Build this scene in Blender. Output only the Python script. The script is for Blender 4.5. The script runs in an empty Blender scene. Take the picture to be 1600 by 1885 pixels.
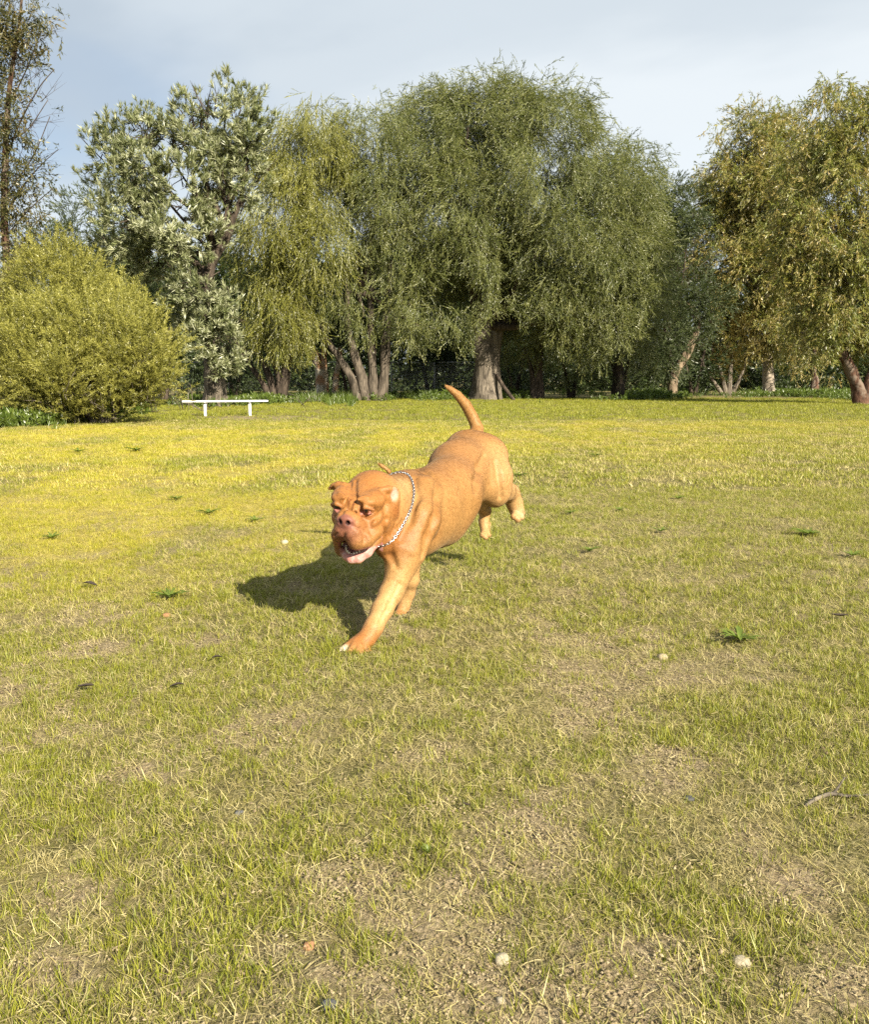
import bpy, math, random, colorsys
import numpy as np
from mathutils import Vector, Matrix, Quaternion

random.seed(7)
RNG = np.random.default_rng(11)
S = bpy.context.scene
COL = S.collection
R = math.radians

# ------------------------------------------------------------------ camera, sky, sun, exposure
CAM_H = 1.08
PITCH = R(8.79)
cam_d = bpy.data.cameras.new('camera')
cam_d.sensor_fit = 'HORIZONTAL'; cam_d.sensor_width = 36.0; cam_d.lens = 36.0
cam_d.clip_start = 0.05; cam_d.clip_end = 3000
cam = bpy.data.objects.new('camera', cam_d); COL.objects.link(cam)
cam.location = (0, 0, CAM_H); cam.rotation_euler = (R(90) - PITCH, 0, 0)
S.camera = cam

SUN_DIR = Vector((0.50, -0.70, 0.50)).normalized()      # towards the sun: behind the camera, to the right
SUN_EL = math.asin(SUN_DIR.z); SUN_AZ = math.atan2(SUN_DIR.x, SUN_DIR.y)
sun_d = bpy.data.lights.new('sun', 'SUN'); sun_d.energy = 5.0; sun_d.angle = R(0.53); sun_d.color = (1.0, 0.91, 0.73)
sun = bpy.data.objects.new('sun', sun_d); COL.objects.link(sun)
sun.rotation_euler = SUN_DIR.to_track_quat('Z', 'Y').to_euler(); sun.location = (20, -20, 30)

W = bpy.data.worlds.new('World'); S.world = W; W.use_nodes = True
wn = W.node_tree; wn.nodes.clear()
def wnode(t, **kw):
    n = wn.nodes.new(t)
    for k, v in kw.items(): setattr(n, k, v)
    return n
sky = wnode('ShaderNodeTexSky', sky_type='NISHITA', sun_disc=False, sun_elevation=SUN_EL, sun_rotation=SUN_AZ)
sky.air_density = 1.0; sky.dust_density = 1.2; sky.ozone_density = 1.2
tc = wnode('ShaderNodeTexCoord')
sep = wnode('ShaderNodeSeparateXYZ'); wn.links.new(tc.outputs['Generated'], sep.inputs[0])
# project the view direction onto a flat cloud deck
zc = wnode('ShaderNodeMath', operation='MAXIMUM'); wn.links.new(sep.outputs['Z'], zc.inputs[0]); zc.inputs[1].default_value = 0.0
za = wnode('ShaderNodeMath', operation='ADD'); wn.links.new(zc.outputs[0], za.inputs[0]); za.inputs[1].default_value = 0.12
dx = wnode('ShaderNodeMath', operation='DIVIDE'); wn.links.new(sep.outputs['X'], dx.inputs[0]); wn.links.new(za.outputs[0], dx.inputs[1])
dy = wnode('ShaderNodeMath', operation='DIVIDE'); wn.links.new(sep.outputs['Y'], dy.inputs[0]); wn.links.new(za.outputs[0], dy.inputs[1])
cmb = wnode('ShaderNodeCombineXYZ'); wn.links.new(dx.outputs[0], cmb.inputs[0]); wn.links.new(dy.outputs[0], cmb.inputs[1])
def wnoise(scale, detail, rough, loc, dist=0.0):
    mp = wnode('ShaderNodeMapping'); mp.inputs['Location'].default_value = loc
    wn.links.new(cmb.outputs[0], mp.inputs[0])
    n = wnode('ShaderNodeTexNoise'); n.inputs['Scale'].default_value = scale; n.inputs['Detail'].default_value = detail
    n.inputs['Roughness'].default_value = rough; n.inputs['Distortion'].default_value = dist
    wn.links.new(mp.outputs[0], n.inputs['Vector']); return n
def wramp(src, stops):
    r = wnode('ShaderNodeValToRGB'); e = r.color_ramp.elements
    while len(e) < len(stops): e.new(0.5)
    for el, (p, c) in zip(e, stops): el.position = p; el.color = (*c, 1)
    r.color_ramp.interpolation = 'EASE'
    wn.links.new(src, r.inputs[0]); return r
n1 = wnoise(0.55, 6, 0.5, (3.1, 0.4, 0), 0.3)           # tone of the cloud deck
n2 = wnoise(0.33, 5, 0.52, (8.3, 5.2, 0), 0.2)          # breaks in it
CLOUD = wramp(n1.outputs['Fac'], [(0.35, (4.0, 4.6, 5.2)), (0.48, (5.1, 5.65, 6.1)), (0.61, (6.3, 6.75, 7.05))])
COVER = wramp(n2.outputs['Fac'], [(0.30, (0.40,)*3), (0.47, (0.96,)*3)])
# thin towards the horizon the deck is hazy and brighter
hz = wnode('ShaderNodeMapRange'); wn.links.new(zc.outputs[0], hz.inputs[0])
hz.inputs[1].default_value = 0.02; hz.inputs[2].default_value = 0.26; hz.inputs[3].default_value = 0.62; hz.inputs[4].default_value = 0.0
mh = wnode('ShaderNodeMixRGB'); wn.links.new(hz.outputs[0], mh.inputs[0]); wn.links.new(CLOUD.outputs[0], mh.inputs[1])
mh.inputs[2].default_value = (6.9, 7.6, 8.1, 1)
mx = wnode('ShaderNodeMixRGB'); wn.links.new(COVER.outputs[0], mx.inputs[0])
wn.links.new(sky.outputs[0], mx.inputs[1]); wn.links.new(mh.outputs[0], mx.inputs[2])
bg = wnode('ShaderNodeBackground'); bg.inputs['Strength'].default_value = 0.052
wn.links.new(mx.outputs[0], bg.inputs[0])
wo = wnode('ShaderNodeOutputWorld'); wn.links.new(bg.outputs[0], wo.inputs[0])

S.view_settings.view_transform = 'Standard'; S.view_settings.look = 'None'
S.view_settings.gamma = 1.0; S.view_settings.use_curve_mapping = False
S.view_settings.exposure = 1.42
S.render.engine = 'CYCLES'
cy = S.cycles
cy.max_bounces = 5; cy.diffuse_bounces = 2; cy.glossy_bounces = 2; cy.transmission_bounces = 3; cy.transparent_max_bounces = 4
cy.use_denoising = False
cy.caustics_reflective = False; cy.caustics_refractive = False

# ------------------------------------------------------------------ helpers
CT, ST = math.cos(PITCH), math.sin(PITCH)
def P(u, v, d):
    """point in the world at distance d (metres in front of where the photographer stood) seen at u, v in a 1600 x 1885 frame"""
    x = (u - 800) / 1600; y = -(v - 942.5) / 1600
    dx, dy, dz = x, ST * y + CT, CT * y - ST
    t = d / dy
    return Vector((dx * t, d, CAM_H + dz * t))
def G(u, v):
    y = -(v - 942.5) / 1600; dy, dz = ST * y + CT, CT * y - ST
    t = -CAM_H / dz
    return Vector(((u - 800) / 1600 * t, dy * t, 0))

def hash3(i, j, k, seed):
    h = (i * 374761393 + j * 668265263 + k * 2147483647 + seed * 974634221).astype(np.uint64) & np.uint64(0xffffffff)
    h = ((h ^ (h >> np.uint64(13))) * np.uint64(1274126177)) & np.uint64(0xffffffff)
    h = ((h ^ (h >> np.uint64(16))) * np.uint64(2246822519)) & np.uint64(0xffffffff)
    h = h ^ (h >> np.uint64(15))
    return (h & np.uint64(0xffffff)).astype(np.float64) / 0xffffff
def vnoise(p, seed=0):
    p = np.asarray(p, float)
    if p.shape[1] == 2: p = np.c_[p, np.zeros(len(p))]
    f = np.floor(p); t = p - f; t = t * t * (3 - 2 * t); i = f.astype(np.int64)
    out = 0
    for a in (0, 1):
        for b in (0, 1):
            for c in (0, 1):
                w = (t[:, 0] if a else 1 - t[:, 0]) * (t[:, 1] if b else 1 - t[:, 1]) * (t[:, 2] if c else 1 - t[:, 2])
                out = out + w * hash3(i[:, 0] + a, i[:, 1] + b, i[:, 2] + c, seed)
    return out
def fbm(p, seed=0, oct=3):
    p = np.asarray(p, float); s = 0; a = 1; n = 0
    for o in range(oct):
        s = s + a * vnoise(p * 2 ** o + o * 17.3, seed + o); n += a; a *= .5
    return s / n

def tag(o, label=None, cat=None, group=None, kind=None):
    if label: o['label'] = label
    if cat: o['category'] = cat
    if group: o['group'] = group
    if kind: o['kind'] = kind
    return o
def empty(name, loc, label, cat, group=None):
    o = bpy.data.objects.new(name, None); COL.objects.link(o); o.location = loc; o.empty_display_size = 0.1
    return tag(o, label, cat, group)
def mesh_from(name, V, F, mat=None, smooth=False, attrs=None):
    me = bpy.data.meshes.new(name)
    me.from_pydata([tuple(v) for v in V], [], [tuple(f) for f in F])
    if mat: me.materials.append(mat)
    if smooth: me.polygons.foreach_set('use_smooth', [True] * len(me.polygons))
    for k, a in (attrs or {}).items():
        at = me.attributes.new(k, 'FLOAT', 'POINT'); at.data.foreach_set('value', np.asarray(a, np.float32))
    me.update(); return me
def mesh_np(name, V, F, mat=None, smooth=True):
    """V (n,3), F (m,k) arrays of one face size"""
    me = bpy.data.meshes.new(name); V = np.asarray(V, np.float32); F = np.asarray(F, np.int32)
    me.vertices.add(len(V)); me.vertices.foreach_set('co', V.ravel())
    k = F.shape[1]
    me.loops.add(F.size); me.loops.foreach_set('vertex_index', F.ravel())
    me.polygons.add(len(F)); me.polygons.foreach_set('loop_start', np.arange(0, F.size, k, dtype=np.int32))
    me.polygons.foreach_set('loop_total', np.full(len(F), k, np.int32))
    if smooth: me.polygons.foreach_set('use_smooth', np.ones(len(F), bool))
    if mat: me.materials.append(mat)
    me.update(calc_edges=True); me.validate(); return me
def link(name, me, parent=None, loc=None):
    """loc: where the object's origin goes; the mesh is given in world coordinates and moved back by loc / the parent's place"""
    o = bpy.data.objects.new(name, me); COL.objects.link(o)
    off = Vector((0, 0, 0))
    if parent is not None: o.parent = parent; off = Vector(parent.location) if parent.parent is None else Vector(parent.parent.location)
    if loc is not None and parent is None: o.location = loc; off = Vector(loc)
    if off.length > 0 and me is not None: me.transform(Matrix.Translation(-off))
    return o

def tube(path, radii, sides=10, bump=0.0, seed=0, cap=True, flat=None, freq=3.0):
    """a tapering tube along a polyline, with an uneven surface"""
    path = [Vector(p) for p in path]; n = len(path); V = []; F = []
    rs = random.Random(seed); ph = [rs.random() * 6.28 for _ in range(6)]
    up = Vector((0.13, 0.31, 0.94)); prev = None
    for i, p in enumerate(path):
        t = (path[min(i + 1, n - 1)] - path[max(i - 1, 0)]).normalized()
        if prev is None:
            a = t.cross(Vector((1, 0.1, 0.05))); a = a if a.length > 1e-3 else t.cross(Vector((0, 1, 0))); a.normalize()
        else:
            a = (prev - t * prev.dot(t)); a = a.normalized() if a.length > 1e-5 else t.orthogonal().normalized()
        prev = a; b = t.cross(a)
        for k in range(sides):
            q = 2 * math.pi * k / sides
            rr = radii[i] * (1 + bump * (math.sin(3 * q + ph[0] + i * .35) * .5 + math.sin(5 * q + ph[1] - i * .5) * .35 + math.sin(2 * q + ph[2] + i * freq * .3) * .5 + rs.uniform(-.35, .35)))
            V.append(p + a * (math.cos(q) * rr) + b * (math.sin(q) * rr))
    for i in range(n - 1):
        for k in range(sides):
            k2 = (k + 1) % sides
            F.append((i * sides + k, i * sides + k2, (i + 1) * sides + k2, (i + 1) * sides + k))
    if cap:
        F.append(tuple(range(sides - 1, -1, -1))); F.append(tuple((n - 1) * sides + k for k in range(sides)))
    return V, F
def join(parts):
    V = []; F = []
    for v, f in parts:
        o = len(V); V += list(v); F += [tuple(i + o for i in q) for q in f]
    return V, F
def curve_pts(pts, n):
    """Catmull-Rom through points (and radii in a 4th component)"""
    A = [np.array(p, float) for p in pts]; A = [2 * A[0] - A[1]] + A + [2 * A[-1] - A[-2]]; out = []
    m = len(A) - 3
    for i in range(n):
        t = i / (n - 1) * m; k = min(int(t), m - 1); t -= k
        p0, p1, p2, p3 = A[k:k + 4]
        out.append(.5 * (2 * p1 + (p2 - p0) * t + (2 * p0 - 5 * p1 + 4 * p2 - p3) * t * t + (3 * p1 - p0 - 3 * p2 + p3) * t ** 3))
    return out
def box(c, sx, sy, sz, M=None, bev=0.0):
    """bevelled box as V, F"""
    import bmesh
    bm = bmesh.new(); bmesh.ops.create_cube(bm, size=1)
    for v in bm.verts: v.co = Vector((v.co.x * sx, v.co.y * sy, v.co.z * sz))
    if bev: bmesh.ops.bevel(bm, geom=list(bm.edges), offset=bev, segments=2, affect='EDGES', profile=0.5)
    V = [(M @ v.co if M else v.co) + Vector(c) for v in bm.verts]; bm.verts.index_update()
    F = [tuple(v.index for v in f.verts) for f in bm.faces]; bm.free(); return V, F

# ------------------------------------------------------------------ materials
class Mat:
    def __init__(s, name):
        s.m = bpy.data.materials.new(name); s.m.use_nodes = True; s.t = s.m.node_tree; s.t.nodes.clear()
        s.out = s.n('ShaderNodeOutputMaterial')
    def n(s, t, ins=None, **kw):
        x = s.t.nodes.new(t)
        for k, v in kw.items(): setattr(x, k, v)
        for k, v in (ins or {}).items(): s.set(x.inputs[k], v)
        return x
    def set(s, sock, v):
        if isinstance(v, bpy.types.NodeSocket): s.t.links.new(v, sock)
        elif isinstance(v, tuple) and len(v) == 3 and sock.type == 'RGBA': sock.default_value = (*v, 1)
        else: sock.default_value = v
    def noise(s, vec, scale, detail=3, rough=.5, dist=0.0):
        return s.n('ShaderNodeTexNoise', {'Vector': vec, 'Scale': scale, 'Detail': detail, 'Roughness': rough, 'Distortion': dist}).outputs['Fac']
    def ramp(s, fac, stops, interp='LINEAR'):
        r = s.n('ShaderNodeValToRGB', {'Fac': fac}); e = r.color_ramp.elements; r.color_ramp.interpolation = interp
        while len(e) < len(stops): e.new(.5)
        for el, (p, c) in zip(e, stops): el.position = p; el.color = (*c, 1) if len(c) == 3 else c
        return r.outputs['Color']
    def mix(s, fac, a, b, mode='MIX'):
        x = s.n('ShaderNodeMixRGB', {'Fac': fac, 'Color1': a, 'Color2': b}); x.blend_type = mode; return x.outputs[0]
    def math(s, op, a, b=None, c=None, clamp=False):
        x = s.n('ShaderNodeMath', operation=op, use_clamp=clamp); s.set(x.inputs[0], a)
        if b is not None: s.set(x.inputs[1], b)
        if c is not None: s.set(x.inputs[2], c)
        return x.outputs[0]
    def pos(s): return s.n('ShaderNodeNewGeometry').outputs['Position']
    def obj(s): return s.n('ShaderNodeTexCoord').outputs['Object']
    def rnd(s): return s.n('ShaderNodeObjectInfo').outputs['Random']
    def attr(s, name, typ='GEOMETRY', out='Fac'): return s.n('ShaderNodeAttribute', attribute_name=name, attribute_type=typ).outputs[out]
    def mapped(s, vec, scale): return s.n('ShaderNodeMapping', {'Vector': vec, 'Scale': scale}).outputs[0]
    def bump(s, h, strength, dist): return s.n('ShaderNodeBump', {'Height': h, 'Strength': strength, 'Distance': dist}).outputs[0]
    def done(s, sh): s.t.links.new(sh, s.out.inputs['Surface']); return s.m
    def princ(s, col, rough=.7, spec=.3, normal=None, **kw):
        i = {'Base Color': col, 'Roughness': rough, 'Specular IOR Level': spec}
        if normal is not None: i['Normal'] = normal
        i.update(kw); return s.n('ShaderNodeBsdfPrincipled', i).outputs[0]

def simple_mat(name, col, rough=.6, spec=.3, var=.25, scale=14, bump=0.0, metal=0.0):
    m = Mat(name); nz = m.noise(m.pos(), scale, 4, .6)
    c = m.mix(m.math('MULTIPLY', nz, var), col, tuple(x * .4 for x in col))
    nb = m.bump(nz, bump, .01) if bump else None
    return m.done(m.princ(c, rough, spec, nb, Metallic=metal))

def foliage_mat(name, cols, transl=.32, gloss=.05, vary=.35, patch=.5, patch_scale=.45, green_t=(1.15, 1.25, .6)):
    """leaves: colour by clump (world noise), by spray (random) and by leaf (attribute 'leaf')"""
    m = Mat(name)
    f = m.math('ADD', m.math('MULTIPLY', m.rnd(), .55), m.math('MULTIPLY', m.noise(m.pos(), patch_scale, 2), patch))
    f = m.math('ADD', f, m.math('MULTIPLY', m.attr('leaf'), vary)); f = m.math('SUBTRACT', f, .22, clamp=True)
    n = len(cols); c = m.ramp(f, [(i / (n - 1), q) for i, q in enumerate(cols)])
    d = m.n('ShaderNodeBsdfDiffuse', {'Color': c}).outputs[0]
    tcol = m.mix(1.0, c, green_t, 'MULTIPLY')
    t = m.n('ShaderNodeBsdfTranslucent', {'Color': tcol}).outputs[0]
    g = m.n('ShaderNodeBsdfGlossy', {'Color': (1, 1, 1), 'Roughness': .42}).outputs[0]
    s1 = m.n('ShaderNodeMixShader', {0: transl}); m.t.links.new(d, s1.inputs[1]); m.t.links.new(t, s1.inputs[2])
    s2 = m.n('ShaderNodeMixShader', {0: gloss}); m.t.links.new(s1.outputs[0], s2.inputs[1]); m.t.links.new(g, s2.inputs[2])
    return m.done(s2.outputs[0])

def bark_mat(name, dark, light, scale=6.0, stretch=.25, bump=.9, patch=None):
    m = Mat(name); p = m.mapped(m.pos(), (1, 1, stretch))
    a = m.noise(p, scale, 6, .65, .6); b = m.noise(m.pos(), scale * .35, 3, .5)
    c = m.ramp(a, [(.34, dark), (.62, light)])
    if patch: c = m.mix(m.ramp(b, [(.46, (0, 0, 0)), (.56, (1, 1, 1))]), c, patch)
    return m.done(m.princ(c, .9, .15, m.bump(a, bump, .05)))

# ------------------------------------------------------------------ scattering (geometry nodes, one object per mass of leaves or grass)
def scatter(name, pts, quats, scales, idx, variants, parent=None, tone=None, kind='stuff', origin=None):
    me = bpy.data.meshes.new(name); n = len(pts)
    org = np.array(origin if origin is not None else (parent.location if parent is not None else (0, 0, 0)))
    me.vertices.add(n); me.vertices.foreach_set('co', (np.asarray(pts) - org).astype(np.float32).ravel())
    a = me.attributes.new('rot', 'QUATERNION', 'POINT'); a.data.foreach_set('value', np.asarray(quats, np.float32).ravel())
    a = me.attributes.new('scl', 'FLOAT', 'POINT'); a.data.foreach_set('value', np.asarray(scales, np.float32))
    a = me.attributes.new('idx', 'INT', 'POINT'); a.data.foreach_set('value', np.asarray(idx, np.int32))
    a = me.attributes.new('tone', 'FLOAT', 'POINT'); a.data.foreach_set('value', np.asarray(tone if tone is not None else np.zeros(n), np.float32))
    me.update()
    o = bpy.data.objects.new(name, me); COL.objects.link(o)
    if parent is not None: o.parent = parent
    elif origin is not None: o.location = origin
    o['kind'] = kind
    ng = bpy.data.node_groups.new('scatter_' + name, 'GeometryNodeTree')
    ng.interface.new_socket('Geometry', in_out='INPUT', socket_type='NodeSocketGeometry')
    ng.interface.new_socket('Geometry', in_out='OUTPUT', socket_type='NodeSocketGeometry')
    N = ng.nodes.new; L = ng.links.new
    gi = N('NodeGroupInput'); go = N('NodeGroupOutput')
    iop = N('GeometryNodeInstanceOnPoints'); iop.inputs['Pick Instance'].default_value = True
    jn = N('GeometryNodeJoinGeometry')
    for v in reversed(variants):
        oi = N('GeometryNodeObjectInfo'); oi.inputs['Object'].default_value = v; oi.inputs['As Instance'].default_value = False
        gti = N('GeometryNodeGeometryToInstance'); L(oi.outputs['Geometry'], gti.inputs[0]); L(gti.outputs[0], jn.inputs[0])
    def na(nm, dt):
        x = N('GeometryNodeInputNamedAttribute'); x.data_type = dt; x.inputs['Name'].default_value = nm
        return next(s for s in x.outputs if s.enabled and s.name == 'Attribute')
    L(gi.outputs[0], iop.inputs['Points']); L(jn.outputs[0], iop.inputs['Instance'])
    L(na('rot', 'QUATERNION'), iop.inputs['Rotation']); L(na('scl', 'FLOAT'), iop.inputs['Scale']); L(na('idx', 'INT'), iop.inputs['Instance Index'])
    L(iop.outputs[0], go.inputs[0])
    md = o.modifiers.new('scatter', 'NODES'); md.node_group = ng
    return o

def quat_to(dirs, roll):
    """quaternions (w,x,y,z) that take +Z to dirs, after a roll about Z"""
    d = dirs / np.linalg.norm(dirs, axis=1, keepdims=True)
    w = 1 + d[:, 2]; q = np.c_[w, -d[:, 1], d[:, 0], np.zeros(len(d))]
    bad = w < 1e-4; q[bad] = (0, 1, 0, 0)
    q /= np.linalg.norm(q, axis=1, keepdims=True)
    c, s = np.cos(roll / 2), np.sin(roll / 2)
    return np.c_[q[:, 0] * c - q[:, 3] * s, q[:, 1] * c + q[:, 2] * s, q[:, 2] * c - q[:, 1] * s, q[:, 3] * c + q[:, 0] * s]

def source(name, V, F, mat, leaf):
    """a twig or tuft to be scattered; lives only as data, not in the scene"""
    me = mesh_from(name, V, F, mat, False, {'leaf': leaf})
    return bpy.data.objects.new(name, me)
# ------------------------------------------------------------------ ground
def gz(x, y):
    p = np.c_[np.atleast_1d(x), np.atleast_1d(y)]
    near = np.clip(1.3 - p[:, 1] / 40, .2, 1)
    return (fbm(p * 1.1, 5, 3) - .5) * .05 * near - .004
def gzs(x, y): return float(gz(x, y)[0])

# where the turf is yellow and where it is worn to sand: shared by the soil and the blades
BX = [-30, -7, -2.0, -0.6, 0.6, 6.4, 30]; BY = [3.6, 3.6, 4.0, 5.2, 10.5, 15.0, 18.0]
def yellow_at(p):
    b = np.interp(p[:, 0], BX, BY); n = fbm(p * .55, 31, 3) - .5
    near = np.clip((p[:, 1] - b * (1 + n * .7)) / (b * .7) + .4, 0, 1)
    far = np.clip((22.5 + p[:, 0] * .15 + n * 9 - p[:, 1]) / 4, 0, 1)
    m = np.clip((fbm(p * np.array([1.3, .7]), 53, 4) - .30) / .26, .06, 1)
    return near * far * m * np.interp(p[:, 0], [-4, 3], [1, .72])
def worn_at(p):
    n = fbm(p * 4.2, 77, 4); n2 = fbm(p * 1.3, 41, 2)
    w = np.clip((n * .7 + n2 * .3 - .525) / .12, 0, 1)
    return .85 * w * np.clip(1.25 - p[:, 1] / 9, .1, 1)

def build_ground():
    def axis(lo, hi, c, fine, n_f, n_c):
        a = np.linspace(c - fine, c + fine, n_f)
        l = c - fine - np.geomspace(.3, (c - fine) - lo, n_c); r = c + fine + np.geomspace(.3, hi - (c + fine), n_c)
        return np.unique(np.r_[l, a, r])
    xs = axis(-400, 400, 0, 7, 180, 26); ys = axis(-60, 900, 8, 8, 200, 26)
    X, Y = np.meshgrid(xs, ys, indexing='ij'); p = np.c_[X.ravel(), Y.ravel()]
    V = np.c_[p, gz(p[:, 0], p[:, 1])]
    ny = len(ys); i, j = np.meshgrid(np.arange(len(xs) - 1), np.arange(ny - 1), indexing='ij'); a = (i * ny + j).ravel()
    F = np.c_[a, a + ny, a + ny + 1, a + 1]
    m = Mat('turf_soil'); pos = m.pos()
    fine = m.noise(pos, 55, 5, .7); mid = m.noise(pos, 9, 5, .6); big = m.noise(pos, .9, 4, .55)
    straw = m.noise(m.mapped(pos, (1, .35, 1)), 38, 4, .7, 1.2)
    sand = m.ramp(fine, [(.30, (.11, .082, .048)), (.50, (.245, .19, .115)), (.70, (.40, .325, .20))])
    green = m.ramp(mid, [(.3, (.055, .055, .016)), (.5, (.115, .105, .034)), (.72, (.20, .165, .065))])
    gy = m.ramp(mid, [(.3, (.19, .165, .022)), (.5, (.32, .27, .04)), (.72, (.43, .35, .075))])
    c = m.mix(m.attr('yellow'), green, gy)
    c = m.mix(m.math('MULTIPLY', m.ramp(straw, [(.5, (0, 0, 0)), (.62, (1, 1, 1))]), .5), c, (.36, .30, .15))
    w = m.math('ADD', m.attr('worn'), m.math('MULTIPLY', m.math('SUBTRACT', fine, .45), 1.4), clamp=True)
    c = m.mix(w, c, sand)
    mat = m.done(m.princ(c, .95, .1, m.bump(m.math('ADD', fine, straw), 1.0, .016)))
    me = mesh_np('ground', V, F, mat)
    bare = np.zeros(len(p))
    for (u0, v0, rx, ry, s) in BARE:
        c0 = G(u0, v0); e = np.hypot((p[:, 0] - c0.x) / rx, (p[:, 1] - c0.y) / ry); bare = np.maximum(bare, s * np.clip((1.15 - e + (fbm(p * 6, 44, 2) - .5) * 1.3) / .5, 0, 1))
    for k, a in (('yellow', yellow_at(p)), ('worn', np.maximum(worn_at(p), bare))):
        at = me.attributes.new(k, 'FLOAT', 'POINT'); at.data.foreach_set('value', a.astype(np.float32))
    o = link('ground', me); tag(o, 'flat park ground of sandy soil and worn turf', kind='structure')
BARE = [(490, 768, 1.9, 1.5, .9), (175, 1195, .17, .15, 1), (265, 1415, .16, .10, 1), (1240, 1395, .15, .13, 1), (1480, 1640, .12, .13, 1), (640, 1620, .17, .09, 1), (730, 1690, .12, .05, .9), (1550, 1830, .12, .08, 1), (540, 1760, .09, .05, .9), (1200, 1410, .06, .2, .8), (1400, 1570, .07, .12, .8),
        (90, 1770, .13, .06, .9), (1190, 1160, .16, .1, .8), (480, 1340, .16, .2, .9), (130, 1640, .1, .08, .8), (760, 1400, .09, .07, .8), (350, 1180, .2, .1, .7)]
build_ground()

# ------------------------------------------------------------------ grass
def blade_mat(name, cols, ycols, transl=.3):
    m = Mat(name)
    f = m.math('ADD', m.math('MULTIPLY', m.rnd(), .45), m.math('MULTIPLY', m.attr('leaf'), .55), clamp=True)
    n = len(cols)
    c = m.ramp(f, [(i / (n - 1), q) for i, q in enumerate(cols)]); cy_ = m.ramp(f, [(i / (n - 1), q) for i, q in enumerate(ycols)])
    c = m.mix(m.attr('tone', 'INSTANCER'), c, cy_)
    c = m.mix(m.math('MULTIPLY', m.noise(m.pos(), 1.3, 2), .25), c, (.12, .14, .02))
    d = m.n('ShaderNodeBsdfDiffuse', {'Color': c}).outputs[0]
    t = m.n('ShaderNodeBsdfTranslucent', {'Color': c}).outputs[0]
    g = m.n('ShaderNodeBsdfGlossy', {'Color': (1, 1, 1), 'Roughness': .45}).outputs[0]
    s1 = m.n('ShaderNodeMixShader', {0: transl}); m.t.links.new(d, s1.inputs[1]); m.t.links.new(t, s1.inputs[2])
    s2 = m.n('ShaderNodeMixShader', {0: .02}); m.t.links.new(s1.outputs[0], s2.inputs[1]); m.t.links.new(g, s2.inputs[2])
    return m.done(s2.outputs[0])
M_GREEN = blade_mat('grass_blade', [(.10, .125, .009), (.19, .212, .018), (.295, .295, .036), (.42, .375, .09)],
                    [(.17, .19, .015), (.32, .30, .02), (.47, .42, .04), (.62, .56, .15)])
M_DRY = blade_mat('dry_grass_blade', [(.21, .165, .06), (.37, .305, .12), (.52, .44, .20), (.66, .58, .33)],
                  [(.33, .27, .05), (.45, .36, .07), (.52, .42, .11), (.56, .48, .2)], .2)

def tuft(rs, n, h0, h1, spread, lean0, lean1, w, segs=2):
    V = []; F = []; leaf = []
    for _ in range(n):
        a = rs.uniform(0, 6.283); r = spread * math.sqrt(rs.random()); x, y = r * math.cos(a), r * math.sin(a)
        az = rs.uniform(0, 6.283); h = rs.uniform(h0, h1); l0 = rs.uniform(lean0, lean1); l1 = l0 + rs.uniform(.15, .75)
        wd = w * rs.uniform(.7, 1.3); tw = rs.uniform(-.9, .9) + az + 1.57; lv = rs.random()
        b = len(V); px, py, pz = x, y, -.006
        for s in range(segs + 1):
            t = s / segs; ww = wd * (1 - t ** 1.6) * .5
            if s < segs:
                V.append((px - math.cos(tw) * ww, py - math.sin(tw) * ww, pz)); V.append((px + math.cos(tw) * ww, py + math.sin(tw) * ww, pz))
            else: V.append((px, py, pz))
            l = l0 + (l1 - l0) * t; st = h / segs
            px += math.sin(l) * math.cos(az) * st; py += math.sin(l) * math.sin(az) * st; pz += math.cos(l) * st
        for s in range(segs - 1): F.append((b + 2 * s, b + 2 * s + 1, b + 2 * s + 3, b + 2 * s + 2))
        F.append((b + 2 * segs - 2, b + 2 * segs - 1, b + 2 * segs)); leaf += [lv] * (len(V) - b)
    return V, F, leaf
rs = random.Random(3)
GREEN = [source('green_tuft', *[t[0], t[1]], M_GREEN, t[2]) for t in (tuft(rs, 18, .018, .048, .04, .1, .9, .0026, 3) for _ in range(6))]
GREEN += [source('tall_tuft', t[0], t[1], M_GREEN, t[2]) for t in (tuft(rs, 12, .03, .066, .025, .05, .6, .0029, 3) for _ in range(3))]
DRY = [source('dry_tuft', t[0], t[1], M_DRY, t[2]) for t in (tuft(rs, 16, .02, .07, .055, .7, 1.5, .0022, 3) for _ in range(6))]
COARSE = [source('far_tuft', t[0], t[1], M_GREEN, t[2]) for t in (tuft(rs, 20, .022, .06, .09, .05, .9, .0055, 2) for _ in range(5))]
COARSED = [source('far_dry_tuft', t[0], t[1], M_DRY, t[2]) for t in (tuft(rs, 14, .03, .075, .09, .4, 1.4, .0055, 2) for _ in range(4))]

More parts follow.
